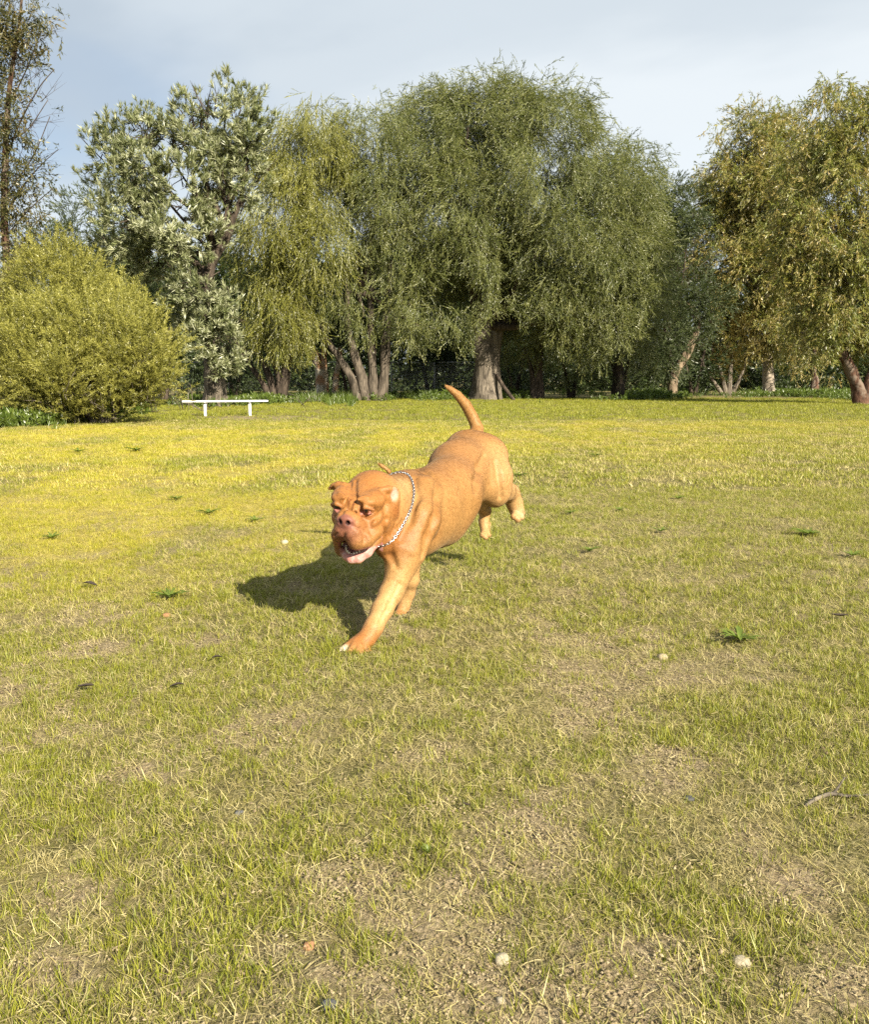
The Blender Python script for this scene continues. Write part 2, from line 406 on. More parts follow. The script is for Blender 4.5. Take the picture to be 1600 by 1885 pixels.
def grass_zone(name, y0, y1, dens, variants, scale, mode, label, seed):
    g = np.random.default_rng(seed)
    hw = lambda y: .55 * y + .9 + .02 * y
    A = 2 * hw(y1) * (y1 - y0); n = int(A * dens)
    y = g.uniform(y0, y1, n); x = g.uniform(-1, 1, n) * hw(y1); k = np.abs(x) < hw(y); x, y = x[k], y[k]
    p = np.c_[x, y]; worn = worn_at(p)
    for (u0, v0, rx, ry, s) in BARE:
        c0 = G(u0, v0); e = np.hypot((x - c0.x) / rx, (y - c0.y) / ry); worn = np.maximum(worn, .9 * s * np.clip((1.15 - e + (fbm(p * 6, 44, 2) - .5) * 1.3) / .5, 0, 1))
    clump = fbm(p * 3.2, 19, 3); big = fbm(p * .8, 23, 2)
    if mode == 'green': keep = np.clip((clump * .65 + big * .35 - .31) / .24, .22, 1) * (1 - .93 * worn)
    elif mode == 'crumb': keep = np.clip(.06 + worn * 1.1, 0, 1)
    elif mode == 'thatch': keep = np.clip(1.1 - clump * .5, .3, 1) * (1 - .35 * worn)
    else: keep = np.clip(1.15 - clump * .8, .2, 1) * (1 - .5 * worn)
    k = g.random(len(x)) < keep; p = p[k]; clump = clump[k]; n = len(p)
    z = gz(p[:, 0], p[:, 1])
    tilt = g.normal(0, .14, (n, 2)); q = quat_to(np.c_[tilt, np.ones(n)], g.uniform(0, 6.283, n))
    sc = scale * g.uniform(.65, 1.25, n) * (.75 + .5 * clump)
    yel = yellow_at(p); tone = np.clip(yel * (.62 + .9 * fbm(p * 2.3, 61, 2)) + g.normal(0, .2, n) * (.25 + yel), 0, 1)
    sc = sc * (1 - .18 * yel)
    o = scatter(name, np.c_[p, z], q, sc, g.integers(0, len(variants), n), variants, None, tone)
    tag(o, label)
    return n
NG = 0
# matted thatch and crumbs of soil under the blades
M_THATCH = blade_mat('thatch', [(.08, .06, .03), (.20, .16, .075), (.34, .285, .14), (.52, .445, .25)], [(.16, .12, .04), (.30, .25, .07), (.44, .37, .11), (.56, .48, .2)], .1)
def litter(rs, n, spread):
    V = []; F = []; leaf = []
    for _ in range(n):
        a = rs.uniform(0, 6.283); r = spread * math.sqrt(rs.random()); p = Vector((r * math.cos(a), r * math.sin(a), rs.uniform(.000, .005))); az = rs.uniform(0, 6.283); L = rs.uniform(.010, .032); el = rs.uniform(-.1, .2); bd = rs.uniform(-.4, .4)
        d = Vector((math.cos(az) * math.cos(el), math.sin(az) * math.cos(el), math.sin(el))); d2 = Vector((math.cos(az + bd) * math.cos(el), math.sin(az + bd) * math.cos(el), math.sin(el) * -.5)); s_ = Vector((-math.sin(az), math.cos(az), rs.uniform(-.6, .6))) * rs.uniform(.0004, .0009)
        m_ = p + d * L * .5; e = m_ + d2 * L * .5; b = len(V); V += [p - s_, p + s_, m_ + s_, m_ - s_, e + s_ * .3, e - s_ * .3]; F += [(b, b + 1, b + 2, b + 3), (b + 3, b + 2, b + 4, b + 5)]; leaf += [rs.random()] * 6
    return V, F, leaf
THATCH = [source('thatch_bit', t[0], t[1], M_THATCH, t[2]) for t in (litter(rs, 22, .05) for _ in range(6))]
mc = Mat('soil_crumb'); cr = mc.mix(mc.rnd(), (.14, .105, .062), (.32, .26, .16)); M_CRUMB = mc.done(mc.princ(cr, .95, .1))
def crumbs(rs, n, spread):
    V = []; F = []
    for _ in range(n):
        a = rs.uniform(0, 6.283); r = spread * math.sqrt(rs.random()); c = Vector((r * math.cos(a), r * math.sin(a), .001)); q = rs.uniform(.0012, .0048); b = len(V)
        V += [c + Vector((rs.uniform(.6, 1.2) * x, rs.uniform(.6, 1.2) * y, rs.uniform(.5, 1) * z)) * q for x, y, z in ((1, 0, 0), (0, 1, 0), (-1, 0, 0), (0, -1, 0), (0, 0, 1), (0, 0, -1))]
        F += [(b + i, b + (i + 1) % 4, b + 4) for i in range(4)] + [(b + (i + 1) % 4, b + i, b + 5) for i in range(4)]
    return V, F, [0] * len(V)
CRUMB = [source('crumbs', t[0], t[1], M_CRUMB, t[2]) for t in (crumbs(rs, 14, .05) for _ in range(5))]
NG += grass_zone('near_grass', 1.0, 3.4, 2300, GREEN, .65, 'green', 'short green grass blades close to the front edge', 1)
NG += grass_zone('near_dry_grass', 1.0, 3.4, 1650, DRY, .70, 'dry', 'dry straw coloured grass lying flat in front', 2)
NG += grass_zone('lawn_grass', 3.4, 8.5, 1150, GREEN, .72, 'green', 'short green and yellow grass round the dog', 3)
NG += grass_zone('lawn_dry_grass', 3.4, 8.5, 1150, DRY, .8, 'dry', 'dry straw coloured grass lying flat round the dog', 4)
NG += grass_zone('field_grass', 8.5, 22, 170, COARSE, 1.0, 'green', 'yellow green grass of the field behind the dog', 5)
NG += grass_zone('field_dry_grass', 8.5, 22, 130, COARSED, 1.0, 'dry', 'dry yellow grass of the field behind the dog', 6)
NG += grass_zone('far_grass', 22, 46, 36, COARSE, 1.7, 'green', 'green grass in front of the trees', 7)
NG += grass_zone('near_thatch', 1.0, 3.4, 750, THATCH, 1.0, 'thatch', 'matted dead straw between the grass in front', 8)
NG += grass_zone('lawn_thatch', 3.4, 8.5, 160, THATCH, 1.2, 'thatch', 'matted dead straw between the grass round the dog', 9)
NG += grass_zone('soil_crumbs', 1.0, 4.6, 700, CRUMB, 1.0, 'crumb', 'loose crumbs of sandy soil on the bare patches', 10)
print('grass tufts', NG)
# ------------------------------------------------------------------ trees: twigs to scatter
def leaf_quad(V, F, leaf, p, d, n, L, w, lv):
    """a pointed leaf from p along d, facing n"""
    s = d.cross(n).normalized() * (w * .5); b = len(V)
    V += [p, p + d * (L * .42) + s, p + d * L, p + d * (L * .42) - s]; F.append((b, b + 1, b + 2, b + 3)); leaf += [lv] * 4
def rvec(rs):
    while True:
        v = Vector((rs.uniform(-1, 1), rs.uniform(-1, 1), rs.uniform(-1, 1)))
        if .1 < v.length < 1: return v.normalized()
def twig_stem(V, F, leaf, pts, r, lv=-.35):
    v, f = tube(pts, [r * (1 - .7 * i / (len(pts) - 1)) for i in range(len(pts))], 3, cap=False); b = len(V)
    V += v; F += [tuple(i + b for i in q) for q in f]; leaf += [lv] * len(v)
def spray(rs, L, n, leaf_l, leaf_w, spread, curve, side=3, droop=.3):
    """a twig along +Z with side twigs and narrow leaves"""
    V = []; F = []; leaf = []
    bend = Vector((rs.uniform(-1, 1), rs.uniform(-1, 1), 0)) * curve
    at = lambda t: Vector((0, 0, t * L)) + bend * (t * t * L)
    twig_stem(V, F, leaf, [at(0), at(.5), at(1)], .006)
    axes = [(at, 0.0, 1.0)]
    for s in range(side):
        t0 = rs.uniform(.1, .75); o = at(t0); dd = (Vector((0, 0, 1)) + rvec(rs) * spread * 1.5).normalized(); ll = L * rs.uniform(.25, .5)
        f = (lambda o, dd, ll: lambda t: o + dd * (t * ll))(o, dd, ll); axes.append((f, 0.0, 1.0)); twig_stem(V, F, leaf, [f(0), f(1)], .004)
    for i in range(n):
        f, a, b = axes[0] if i < n * .45 else rs.choice(axes)
        t = rs.uniform(.08, 1); p = f(t); dr = (f(min(1, t + .05)) - f(t - .05)).normalized()
        d = (dr + rvec(rs) * spread + Vector((0, 0, droop))).normalized(); nn = rvec(rs)
        leaf_quad(V, F, leaf, p, d, nn, leaf_l * rs.uniform(.7, 1.25), leaf_w * rs.uniform(.75, 1.25), rs.random())
    return V, F, leaf
def rosette(rs, n, L, w, up):
    """a whorl of stiff narrow leaves round a twig end along +Z"""
    V = []; F = []; leaf = []
    twig_stem(V, F, leaf, [Vector((0, 0, -.22)), Vector((0, 0, .05))], .011, -.5)
    for i in range(n):
        a = i * 2.4 + rs.uniform(-.3, .3); e = rs.uniform(up - .5, up + .55)
        d = Vector((math.cos(a) * math.cos(e), math.sin(a) * math.cos(e), math.sin(e))); nn = Vector((-math.cos(a) * math.sin(e), -math.sin(a) * math.sin(e), math.cos(e)))
        p = Vector((0, 0, rs.uniform(-.16, .05))); leaf_quad(V, F, leaf, p, d, nn + rvec(rs) * .3, L * rs.uniform(.75, 1.2), w * rs.uniform(.8, 1.2), rs.random())
    return V, F, leaf
def needle_twig(rs, L, n, leaf_l, leaf_w):
    V = []; F = []; leaf = []
    bend = Vector((rs.uniform(-1, 1), rs.uniform(-1, 1), 0)) * .12
    at = lambda t: Vector((0, 0, t * L)) + bend * (t * t * L); twig_stem(V, F, leaf, [at(0), at(.5), at(1)], .005)
    for i in range(n):
        t = rs.uniform(.15, 1); d = (Vector((0, 0, 1.0)) + rvec(rs) * .95).normalized()
        leaf_quad(V, F, leaf, at(t), d, rvec(rs), leaf_l * rs.uniform(.7, 1.2), leaf_w, t * .6 + rs.random() * .4)
    return V, F, leaf
rs = random.Random(21)
def sources(name, fn, k, mat): return [source(name, *(lambda t: (t[0], t[1], mat, t[2]))(fn())) for _ in range(k)]
M_PEP = foliage_mat('peppermint_leaves', [(.078, .098, .025), (.142, .162, .042), (.205, .213, .065), (.285, .28, .10)])
M_PEP_Y = foliage_mat('yellow_peppermint_leaves', [(.095, .105, .018), (.175, .18, .028), (.25, .245, .045), (.33, .31, .08)])
M_BANK = foliage_mat('banksia_leaves', [(.075, .095, .03), (.16, .18, .075), (.29, .30, .165), (.50, .51, .36)], .2, .045, .6, .3)
M_BUSH = foliage_mat('wattle_leaves', [(.09, .092, .02), (.18, .178, .036), (.275, .265, .058), (.38, .355, .09)], .3, .03, .5)
M_EUC = foliage_mat('gum_leaves', [(.11, .12, .033), (.205, .192, .055), (.31, .26, .082), (.43, .30, .105)], .32, .04, .4, .6, .35)
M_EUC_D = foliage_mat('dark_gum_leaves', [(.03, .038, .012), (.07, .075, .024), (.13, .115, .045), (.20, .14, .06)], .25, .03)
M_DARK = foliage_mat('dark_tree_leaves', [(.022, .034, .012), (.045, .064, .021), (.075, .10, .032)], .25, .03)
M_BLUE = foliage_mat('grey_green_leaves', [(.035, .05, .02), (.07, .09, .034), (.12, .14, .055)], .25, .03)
M_BROWN = foliage_mat('brown_feathery_leaves', [(.055, .045, .016), (.12, .095, .026), (.19, .145, .035)], .3, .02)
M_WEED = foliage_mat('weed_leaves', [(.06, .095, .012), (.10, .145, .02), (.155, .195, .036)], .35, .04, .4, .4, 1.0)
PEP = sources('peppermint_twig', lambda: spray(rs, .75, 64, .09, .0165, .5, .25), 6, M_PEP)
PEP_Y = sources('yellow_peppermint_twig', lambda: spray(rs, .95, 66, .10, .0165, .38, .25), 6, M_PEP_Y)
M_EUC_G = foliage_mat('green_gum_leaves', [(.09, .115, .022), (.17, .19, .04), (.26, .255, .06), (.37, .30, .085)], .32, .04, .4, .6, .35)
EUC_G = sources('green_gum_twig', lambda: spray(rs, .6, 32, .15, .026, .6, .3, 3, .25), 6, M_EUC_G)
BANK = sources('banksia_whorl', lambda: rosette(rs, 26, .22, .032, .85), 6, M_BANK)
BUSH = sources('wattle_twig', lambda: needle_twig(rs, .46, 52, .075, .011), 6, M_BUSH)
EUC = sources('gum_twig', lambda: spray(rs, .6, 32, .15, .026, .6, .3, 3, .25), 6, M_EUC)
EUC_D = sources('dark_gum_twig', lambda: spray(rs, .4, 16, .11, .032, .75, .3, 3, .1), 6, M_EUC_D)
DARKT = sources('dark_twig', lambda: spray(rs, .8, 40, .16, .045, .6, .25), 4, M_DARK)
BLUET = sources('grey_green_twig', lambda: spray(rs, .8, 46, .13, .024, .55, .25), 4, M_BLUE)
M_LAWN = foliage_mat('lawn_weed_leaves', [(.085, .125, .018), (.14, .19, .03), (.21, .26, .05)], .3, .03, .5, .2, 2.0)
BROWN = sources('brown_twig', lambda: spray(rs, .6, 60, .10, .010, .4, .2), 4, M_BROWN)

B_GREY = bark_mat('grey_bark', (.028, .023, .018), (.19, .16, .125), 9, .16, 1.0)
B_DARK = bark_mat('dark_bark', (.018, .014, .011), (.085, .065, .05), 7)
B_SHADE = bark_mat('shaded_grey_bark', (.022, .018, .014), (.135, .11, .085), 9, .16, 1.0)  # grey bark again, darker: shade on the leaning stems put into the colour
B_PALE = bark_mat('paper_bark', (.22, .17, .12), (.62, .55, .45), 5, .3, .6, (.33, .19, .11))
B_RED = bark_mat('red_gum_bark', (.026, .015, .011), (.125, .068, .045), 7, .4, .8, (.15, .115, .09))
B_TAN = bark_mat('tan_bark', (.05, .036, .025), (.27, .205, .14), 8)
B_GUM = bark_mat('pale_gum_bark', (.17, .14, .11), (.40, .34, .27), 4, .35, .5)

def hemi_dirs(n, g, front=.8):
    z = g.uniform(-1, 1, n); a = g.uniform(0, 6.283, n); r = np.sqrt(1 - z * z)
    d = np.c_[r * np.cos(a), r * np.sin(a), z]
    flip = (d[:, 1] > .15) & (g.random(n) < front); d[flip, 1] *= -1
    return d
def crown_points(masses, d, lobes, lobe_frac, dens, g, hole=.42, hole_scale=.5, shell=.55, lobe_up=.15, floor=.25, clump=.3):
    """points of foliage on lobes spread over big crown masses; returns points, outward normals, lobe centres"""
    PT = []; NM = []; LC = []
    for m in masses:
        u, v, ru, rv = m[:4]; dd = d + (m[4] if len(m) > 4 else 0); s = dd / 1600
        c = np.array(P(u, v, dd)); rx, rz = ru * s, rv * s; ry = min(max(rx, rz), 1.25 * rx) if len(m) < 6 else m[5]
        rm = (rx * ry * rz) ** (1 / 3)
        nl = max(1, int(round(lobes * (m[6] if len(m) > 6 else 1))))
        if nl == 1: dirs = np.zeros((1, 3))
        else:
            k = np.arange(nl) + .5; ph = np.arccos(1 - 2 * k / nl); th = math.pi * (1 + 5 ** .5) * k + g.uniform(0, 6)
            dirs = np.c_[np.sin(ph) * np.cos(th), np.sin(ph) * np.sin(th), np.cos(ph)] + g.normal(0, .12, (nl, 3))
            back = (dirs[:, 1] > .55) & (g.random(nl) < .5); dirs = dirs[~back]
        for q in dirs:
            if nl == 1: lr = rm; lc = c; sh = np.array([rx, ry, rz]) / rm
            else:
                lr = rm * lobe_frac * g.uniform(.6, 1.4); lc = c + q * np.array([rx, ry, rz]) * (1 - lobe_frac * .85) * g.uniform(.85, 1.06); sh = np.array([1.1, 1.05, .9])
            n = int(4 * math.pi * lr * lr * dens * .75)
            dr = hemi_dirs(n, g, .6); rad = lr * (1 - shell * g.random(n) ** 2.2)
            if nl > 1:
                o = q / max(np.linalg.norm(q), 1e-6); keep = (dr @ o) > g.uniform(-.75, -.1, n); dr = dr[keep]; rad = rad[keep]
            pts = lc + dr * sh * rad[:, None]
            if clump and len(pts) > 12:                                 # leaves hang in bunches
                m_ = max(3, len(pts) // 16); ci = g.integers(0, m_, len(pts)); mv = g.random(len(pts)) < .75
                pts = np.where(mv[:, None], pts[ci] + np.clip(g.normal(0, 1, pts.shape), -1.5, 1.5) * clump * np.array([1, 1, 1.25]), pts); dr = np.where(mv[:, None], dr[ci] * .8 + dr * .2, dr)
            PT.append(pts); NM.append(dr + (np.array([0, 0, lobe_up]))); LC.append(lc)
    PT = np.concatenate(PT); NM = np.concatenate(NM)
    h = fbm(PT * hole_scale, 91, 3); k = (h > hole - .1 + g.uniform(0, .12, len(PT))) & (PT[:, 2] > floor)
    return PT[k], NM[k], np.array(LC)

def crown(parent, masses, d, variants, seed, lobes=16, lobe_frac=.36, dens=16, out=.5, down=.8, jitter=.35, scale=1.0, **kw):
    g = np.random.default_rng(seed)
    pt, nm, lc = crown_points(masses, d, lobes, lobe_frac, dens, g, **kw)
    nm /= np.linalg.norm(nm, axis=1, keepdims=True)
    dr = nm * out + np.array([0, 0, -down]) + g.normal(0, jitter, nm.shape)
    n = len(pt); q = quat_to(dr, g.uniform(0, 6.283, n))
    scatter('crown', pt, q, scale * g.uniform(.7, 1.3, n), g.integers(0, len(variants), n), variants, parent)
    return lc, n

def stems(parent, mat, paths, d, name='trunk', seed=1, sides=12, bump=.10, flare=True):
    """paths: lists of (u, v, radius_px[, depth offset]); each path is a part of its own"""
    for i, path in enumerate(paths):
        pts = []
        for q in path:
            dd = d + (q[3] if len(q) > 3 else 0); p = P(q[0], q[1], dd); pts.append((p.x, p.y, p.z, q[2] * dd / 1600))
        if flare and i < 99 and pts[0][2] < .6:                   # down into the ground
            pts[0] = (pts[0][0], pts[0][1], -.12, pts[0][3] * 1.15)
        c = curve_pts(pts, max(10, 6 * (len(pts) - 1))) if len(pts) > 2 else [np.array(pts[0]) * (1 - t) + np.array(pts[1]) * t for t in np.linspace(0, 1, 8)]
        V, F = tube([q[:3] for q in c], [max(.006, q[3]) for q in c], sides, bump, seed * 31 + i)
        link(name, mesh_from(name, V, F, mat, True), parent)

def limbs(parent, mat, start, lcs, n, r0, seed, name='branch', pick=None, wig=.12):
    """main limbs from the trunk's top (u, v, d) towards crown lobes"""
    g = random.Random(seed); s = P(*start); L = [Vector(c) for c in lcs]; g.shuffle(L)
    for c in L[:n]:
        dv = c - s; ln = dv.length; a = s; pts = []
        for k, t in enumerate((0, .3, .62, 1.0)):
            p = s + dv * t + Vector((g.uniform(-1, 1), g.uniform(-1, 1), g.uniform(-.4, .9))) * (wig * ln * (t > 0) * (t < 1)); pts.append((p.x, p.y, p.z, r0 * (1 - .82 * t)))
        cc = curve_pts(pts, 12); V, F = tube([q[:3] for q in cc], [q[3] for q in cc], 7, .08, g.randint(0, 9999))
        link(name, mesh_from(name, V, F, mat, True), parent)
def twigs(parent, mat, lcs, n_per, ln, r, seed, spread=(1, 1, .8), base=None):
    """bare twigs in the crown, joined: too thin to pick apart"""
    g = random.Random(seed); parts = []
    for c in lcs:
        c = Vector(c)
        for _ in range(n_per):
            b = (Vector(base) - c).normalized() if base is not None else Vector((0, 0, -1)); o = c + b * (ln * .7) + rvec(g) * ln * .3
            e = c + Vector(tuple(a * b_ for a, b_ in zip(rvec(g), spread))) * ln
            m = (o + e) / 2 + rvec(g) * ln * .15; parts.append(tube([o, m, e], [r, r * .6, r * .2], 4, cap=False))
            for _ in range(2):
                e2 = m + (e - m) * g.uniform(.2, .8) + rvec(g) * ln * .35; parts.append(tube([m, e2], [r * .5, r * .15], 3, cap=False))
    V, F = join(parts); o = link('twigs', mesh_from('twigs', V, F, mat, True), parent); o['kind'] = 'stuff'

def tree_root(u, v_base, d, name, label, cat='tree', group=None):
    p = P(u, v_base, d); return empty(name, (p.x, d, 0), label, cat, group)
NT = {}

# --- far wood behind the fence, one mass
def far_wood():
    g = np.random.default_rng(5); ms = []
    for u in range(-120, 1760, 62):
        top = (540 if u < 180 else 455 if u < 480 else 430 if u < 1190 else 560 if u < 1240 else 600 if u < 1330 else 470) + 15 * math.sin(u * .013) + g.uniform(-20, 20)
        ms.append((u, (top + 735) / 2, 62, (735 - top) / 2, g.uniform(-3, 6)))
    for u in range(-120, 1760, 50): ms.append((u, 700, 45, 40, g.uniform(-7, -3)))
    for u in range(180, 1200, 58): ms.append((u, 560, 45, 60, g.uniform(-2, 4)))
    pt, nm, lc = crown_points(ms, 78, 7, .5, 3.5, g, hole=.2)
    n = len(pt); dr = nm * .7 + np.array([0, 0, -.3]) + g.normal(0, .5, nm.shape)
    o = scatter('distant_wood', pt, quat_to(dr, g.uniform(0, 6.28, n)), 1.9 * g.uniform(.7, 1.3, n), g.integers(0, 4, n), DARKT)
    tag(o, 'dark undergrowth and wood behind the fence'); NT['wood'] = n
far_wood()

# --- grey-green trees far left, seen over the yellow bush
t = tree_root(170, 735, 52, 'dark_tree', 'blue green rounded tree behind the bushy yellow shrub at far left')
lc, NT['E'] = crown(t, [(105, 470, 62, 75), (165, 430, 55, 80), (230, 480, 90, 95), (150, 590, 140, 120)], 52, BLUET, 31, 10, .42, 9, .7, .2, .4, 1.1)
stems(t, B_DARK, [[(170, 738, 12), (165, 600, 8), (150, 480, 4)], [(178, 738, 9), (215, 600, 6), (230, 500, 3)]], 52); limbs(t, B_DARK, (165, 600, 52), lc, 5, .16, 4)

# --- big dome-crowned peppermint in the middle
D = 43
t = tree_root(895, 733, D, 'peppermint_tree', 'broad dome crowned weeping tree with thick grey trunk behind the dog')
lc, NT['H'] = crown(t, [(905, 335, 190, 155, 0, 5.0), (1010, 410, 172, 165, -.3, 4.6), (815, 410, 140, 150, -.6, 4.2), (1085, 500, 115, 150, -.8, 3.2), (800, 240, 85, 72, .3, 2.2), (890, 215, 105, 66, .3, 2.6), (1000, 245, 100, 84, .3, 2.6), (1075, 330, 60, 90, .2, 2.0, .6), (800, 560, 90, 78, -2.6, 1.7, .5), (1085, 585, 95, 76, -1.2, 2.0, .7), (950, 500, 90, 95, -2.8, 1.8, .6), (730, 400, 40, 90, 0, 1.5, .5), (1138, 545, 44, 95, -.4, 1.8, .6), (960, 590, 70, 60, 1.2, 1.8, .6), (895, 500, 70, 70, 2.0, 1.6, .6)],
                   D, PEP, 41, 40, .29, 21, .6, .75, .38, .85, hole=.455, hole_scale=.6, lobe_up=.1)
stems(t, B_GREY, [[(893, 738, 27), (894, 700, 23), (892, 640, 20), (882, 560, 15), (860, 450, 9), (850, 330, 5)], [(908, 738, 18), (905, 680, 15), (915, 600, 13), (935, 520, 10), (965, 420, 6)]], D, seed=5, sides=16, bump=.13)
limbs(t, B_DARK, (890, 600, D), lc, 9, .22, 7)
# --- smaller dark trunk to its right
t = tree_root(990, 725, 44.5, 'dark_trunk_tree', 'slim dark trunked tree right of the thick grey trunk')
lc, NT['H2'] = crown(t, [(1000, 590, 75, 50, 0, 1.5, .5), (1010, 520, 60, 60, 0, 1.5, .5)], 44.5, PEP, 42, 12, .4, 12, .5, .8)
stems(t, B_DARK, [[(990, 732, 11), (991, 680, 9), (995, 600, 7), (1005, 520, 4)], [(984, 732, 6), (978, 680, 4), (965, 640, 3)]], 44.5, seed=6)
# --- companion crown on the right shoulder of the dome
t = tree_root(1150, 728, 46, 'upright_tree', 'narrower green tree at the right shoulder of the broad dome crowned tree')
lc, NT['I'] = crown(t, [(1148, 330, 42, 72, 0, 1.7), (1140, 430, 62, 110, 0, 2.2), (1158, 540, 52, 130, -.6, 2.0)], 46, PEP, 43, 20, .36, 14, .6, .7, lobe_up=.2)
stems(t, B_DARK, [[(1138, 732, 11), (1140, 640, 8), (1145, 500, 5), (1148, 380, 3)]], 46, seed=8); limbs(t, B_DARK, (1140, 620, 46), lc, 4, .13, 8)

# --- yellow weeping peppermint on the left of the dome
D = 39
t = tree_root(512, 735, D, 'weeping_tree', 'yellow green weeping tree with several dark stems behind the white bench')
lc, NT['F'] = crown(t, [(560, 290, 78, 92, 0, 2.2), (520, 390, 66, 130, -.6, 2.0), (585, 430, 50, 90, -1.0, 1.5, .6), (508, 555, 58, 75, -.8, 1.6, .8), (530, 600, 56, 45, -.6, 1.4, .8), (478, 470, 38, 90, -.4, 1.3, .6), (600, 250, 60, 60, .5, 1.5, .6)],
                   D, PEP_Y, 44, 22, .38, 20, .38, .9, .28, .92, hole=.44, hole_scale=.65)
stems(t, B_DARK, [[(515, 742, 10), (525, 690, 9), (532, 620, 8), (545, 520, 6), (555, 380, 4)], [(508, 742, 8), (495, 690, 6), (470, 640, 5), (455, 590, 3)], [(505, 742, 7), (480, 700, 5), (448, 655, 4), (430, 620, 2)], [(512, 742, 7), (512, 690, 6), (492, 640, 5), (485, 590, 3)]], D, seed=9)
limbs(t, B_DARK, (545, 540, D), lc, 6, .13, 9)
# --- middle tree with leaning grey stems
D = 40.5
t = tree_root(682, 735, D, 'leaning_stem_tree', 'weeping tree with three leaning grey stems left of the big dome tree')
lc, NT['G'] = crown(t, [(680, 275, 72, 88, .4, 2.6), (705, 370, 62, 100, 0, 2.4), (640, 340, 40, 70, .6, 2.0, .6), (740, 470, 42, 100, -.2, 1.8, .7), (745, 580, 40, 55, .2, 1.3, .5), (672, 420, 45, 60, -.8, 1.5, .5), (600, 560, 32, 45, -.4, 1.0, .4), (700, 550, 28, 60, -.2, 1.0, .4), (640, 540, 42, 62, -.3, 1.2, .6), (665, 600, 30, 30, -.5, .9, .4)],
                   D, PEP, 45, 22, .38, 19, .5, .8, .34, .85, hole=.44, hole_scale=.65)
stems(t, B_SHADE, [[(664, 740, 12), (648, 700, 8.5), (626, 662, 6.5), (604, 628, 5), (585, 590, 3)], [(676, 740, 13), (664, 690, 9), (652, 650, 8), (640, 600, 6), (640, 520, 5), (650, 420, 3)], [(688, 740, 12), (686, 690, 8), (684, 640, 7.5), (682, 590, 6), (685, 480, 5)], [(700, 740, 11), (707, 690, 9), (709, 640, 9), (712, 580, 7), (720, 480, 4)]], D, seed=10, sides=14, bump=.12)
limbs(t, B_DARK, (665, 540, D), lc, 6, .13, 10)
# --- paperbark behind them
t = tree_root(600, 720, 46, 'paperbark_tree', 'pale paperbark with forked cream trunk between the two multi stemmed trees')
lc, NT['PB'] = crown(t, [(600, 560, 60, 60, 1, 1.6), (590, 600, 45, 35, 0, 1.2, .5)], 46, DARKT, 46, 10, .42, 8, .5, .6)
stems(t, B_PALE, [[(593, 722, 11), (590, 690, 9), (580, 655, 7), (568, 625, 6), (560, 600, 4)], [(596, 722, 9), (597, 690, 7), (596, 650, 5), (600, 600, 4)], [(616, 722, 6), (619, 695, 5.5), (624, 670, 5), (626, 640, 4)]], 46, seed=11)

# --- banksia
D = 33
t = tree_root(398, 748, D, 'banksia_tree', 'open crowned tree with stiff silvery leaf whorls behind the bench')
BM = [(258, 235, 32, 42), (325, 240, 40, 38), (420, 205, 62, 50), (362, 195, 34, 36), (450, 250, 42, 45), (200, 285, 52, 45, .5), (265, 320, 60, 50, -.8), (335, 340, 65, 55, -1.0), (400, 300, 60, 60, 0), (450, 330, 45, 60, .4), (240, 390, 70, 50, -.6), (330, 420, 75, 50, -1.0), (220, 445, 55, 40, .2), (290, 470, 60, 40, .2), (395, 395, 45, 45, .6),
      (340, 530, 55, 45, -.6), (395, 545, 50, 45, -.8), (400, 610, 52, 55, -1), (370, 585, 45, 40, .4), (415, 660, 40, 28, -.6)]
lc, NT['D'] = crown(t, BM, D, BANK, 47, 5, .58, 19, .9, -.45, .3, 1.0, hole=.45, hole_scale=.9, shell=.5, lobe_up=.3, clump=.22)
stems(t, B_GREY, [[(398, 752, 26), (397, 735, 22), (396, 712, 19), (388, 660, 14)]], D, seed=12, sides=16, bump=.14)
stems(t, B_DARK, [[(390, 665, 14), (382, 600, 12), (380, 530, 10), (392, 480, 9), (418, 435, 8), (428, 405, 6), (445, 360, 4), (455, 300, 2)], [(380, 535, 8), (372, 500, 7), (330, 455, 5), (270, 420, 3), (215, 390, 2)], [(418, 435, 6), (405, 400, 5), (385, 350, 4), (350, 290, 3), (325, 240, 1.5)],
                  [(392, 480, 6), (395, 440, 5), (372, 400, 3.5), (310, 350, 2.5), (255, 260, 1.5)], [(428, 405, 5), (412, 370, 4), (405, 300, 3), (415, 220, 1.5)], [(330, 455, 4), (300, 400, 3), (240, 340, 2), (190, 280, 1)]], D, 'branch', 13, 8, .1, False)
twigs(t, B_DARK, lc, 4, .8, .022, 14, base=P(390, 480, D))
limbs(t, B_DARK, (392, 470, D), lc, 12, .07, 15)

# --- yellow shrubs on the left edge
t = tree_root(130, 770, 24.5, 'wattle_shrub', 'taller yellow green bush behind the rounded one at the left edge', 'shrub')
lc, NT['B'] = crown(t, [(112, 552, 76, 76, 0, 1.4), (35, 622, 70, 60, .3, 1.2), (195, 580, 52, 60, .5, 1.0), (110, 640, 120, 85, .4, 1.5)], 24.5, BUSH, 48, 22, .34, 42, .75, -.55, .3, 1.1, hole=.36, hole_scale=.9, lobe_up=.25, clump=.17)
stems(t, B_GREY, [[(130, 772, 6), (125, 680, 4), (120, 560, 2)], [(135, 772, 5), (170, 680, 3), (200, 580, 2)], [(125, 772, 5), (90, 680, 3), (60, 600, 2)]], 24.5, 'stem', 16, 8); limbs(t, B_GREY, (125, 690, 24.5), lc, 6, .035, 16)
t = tree_root(185, 778, 21, 'wattle_shrub', 'broad rounded yellow green bush in front at the left edge', 'shrub')
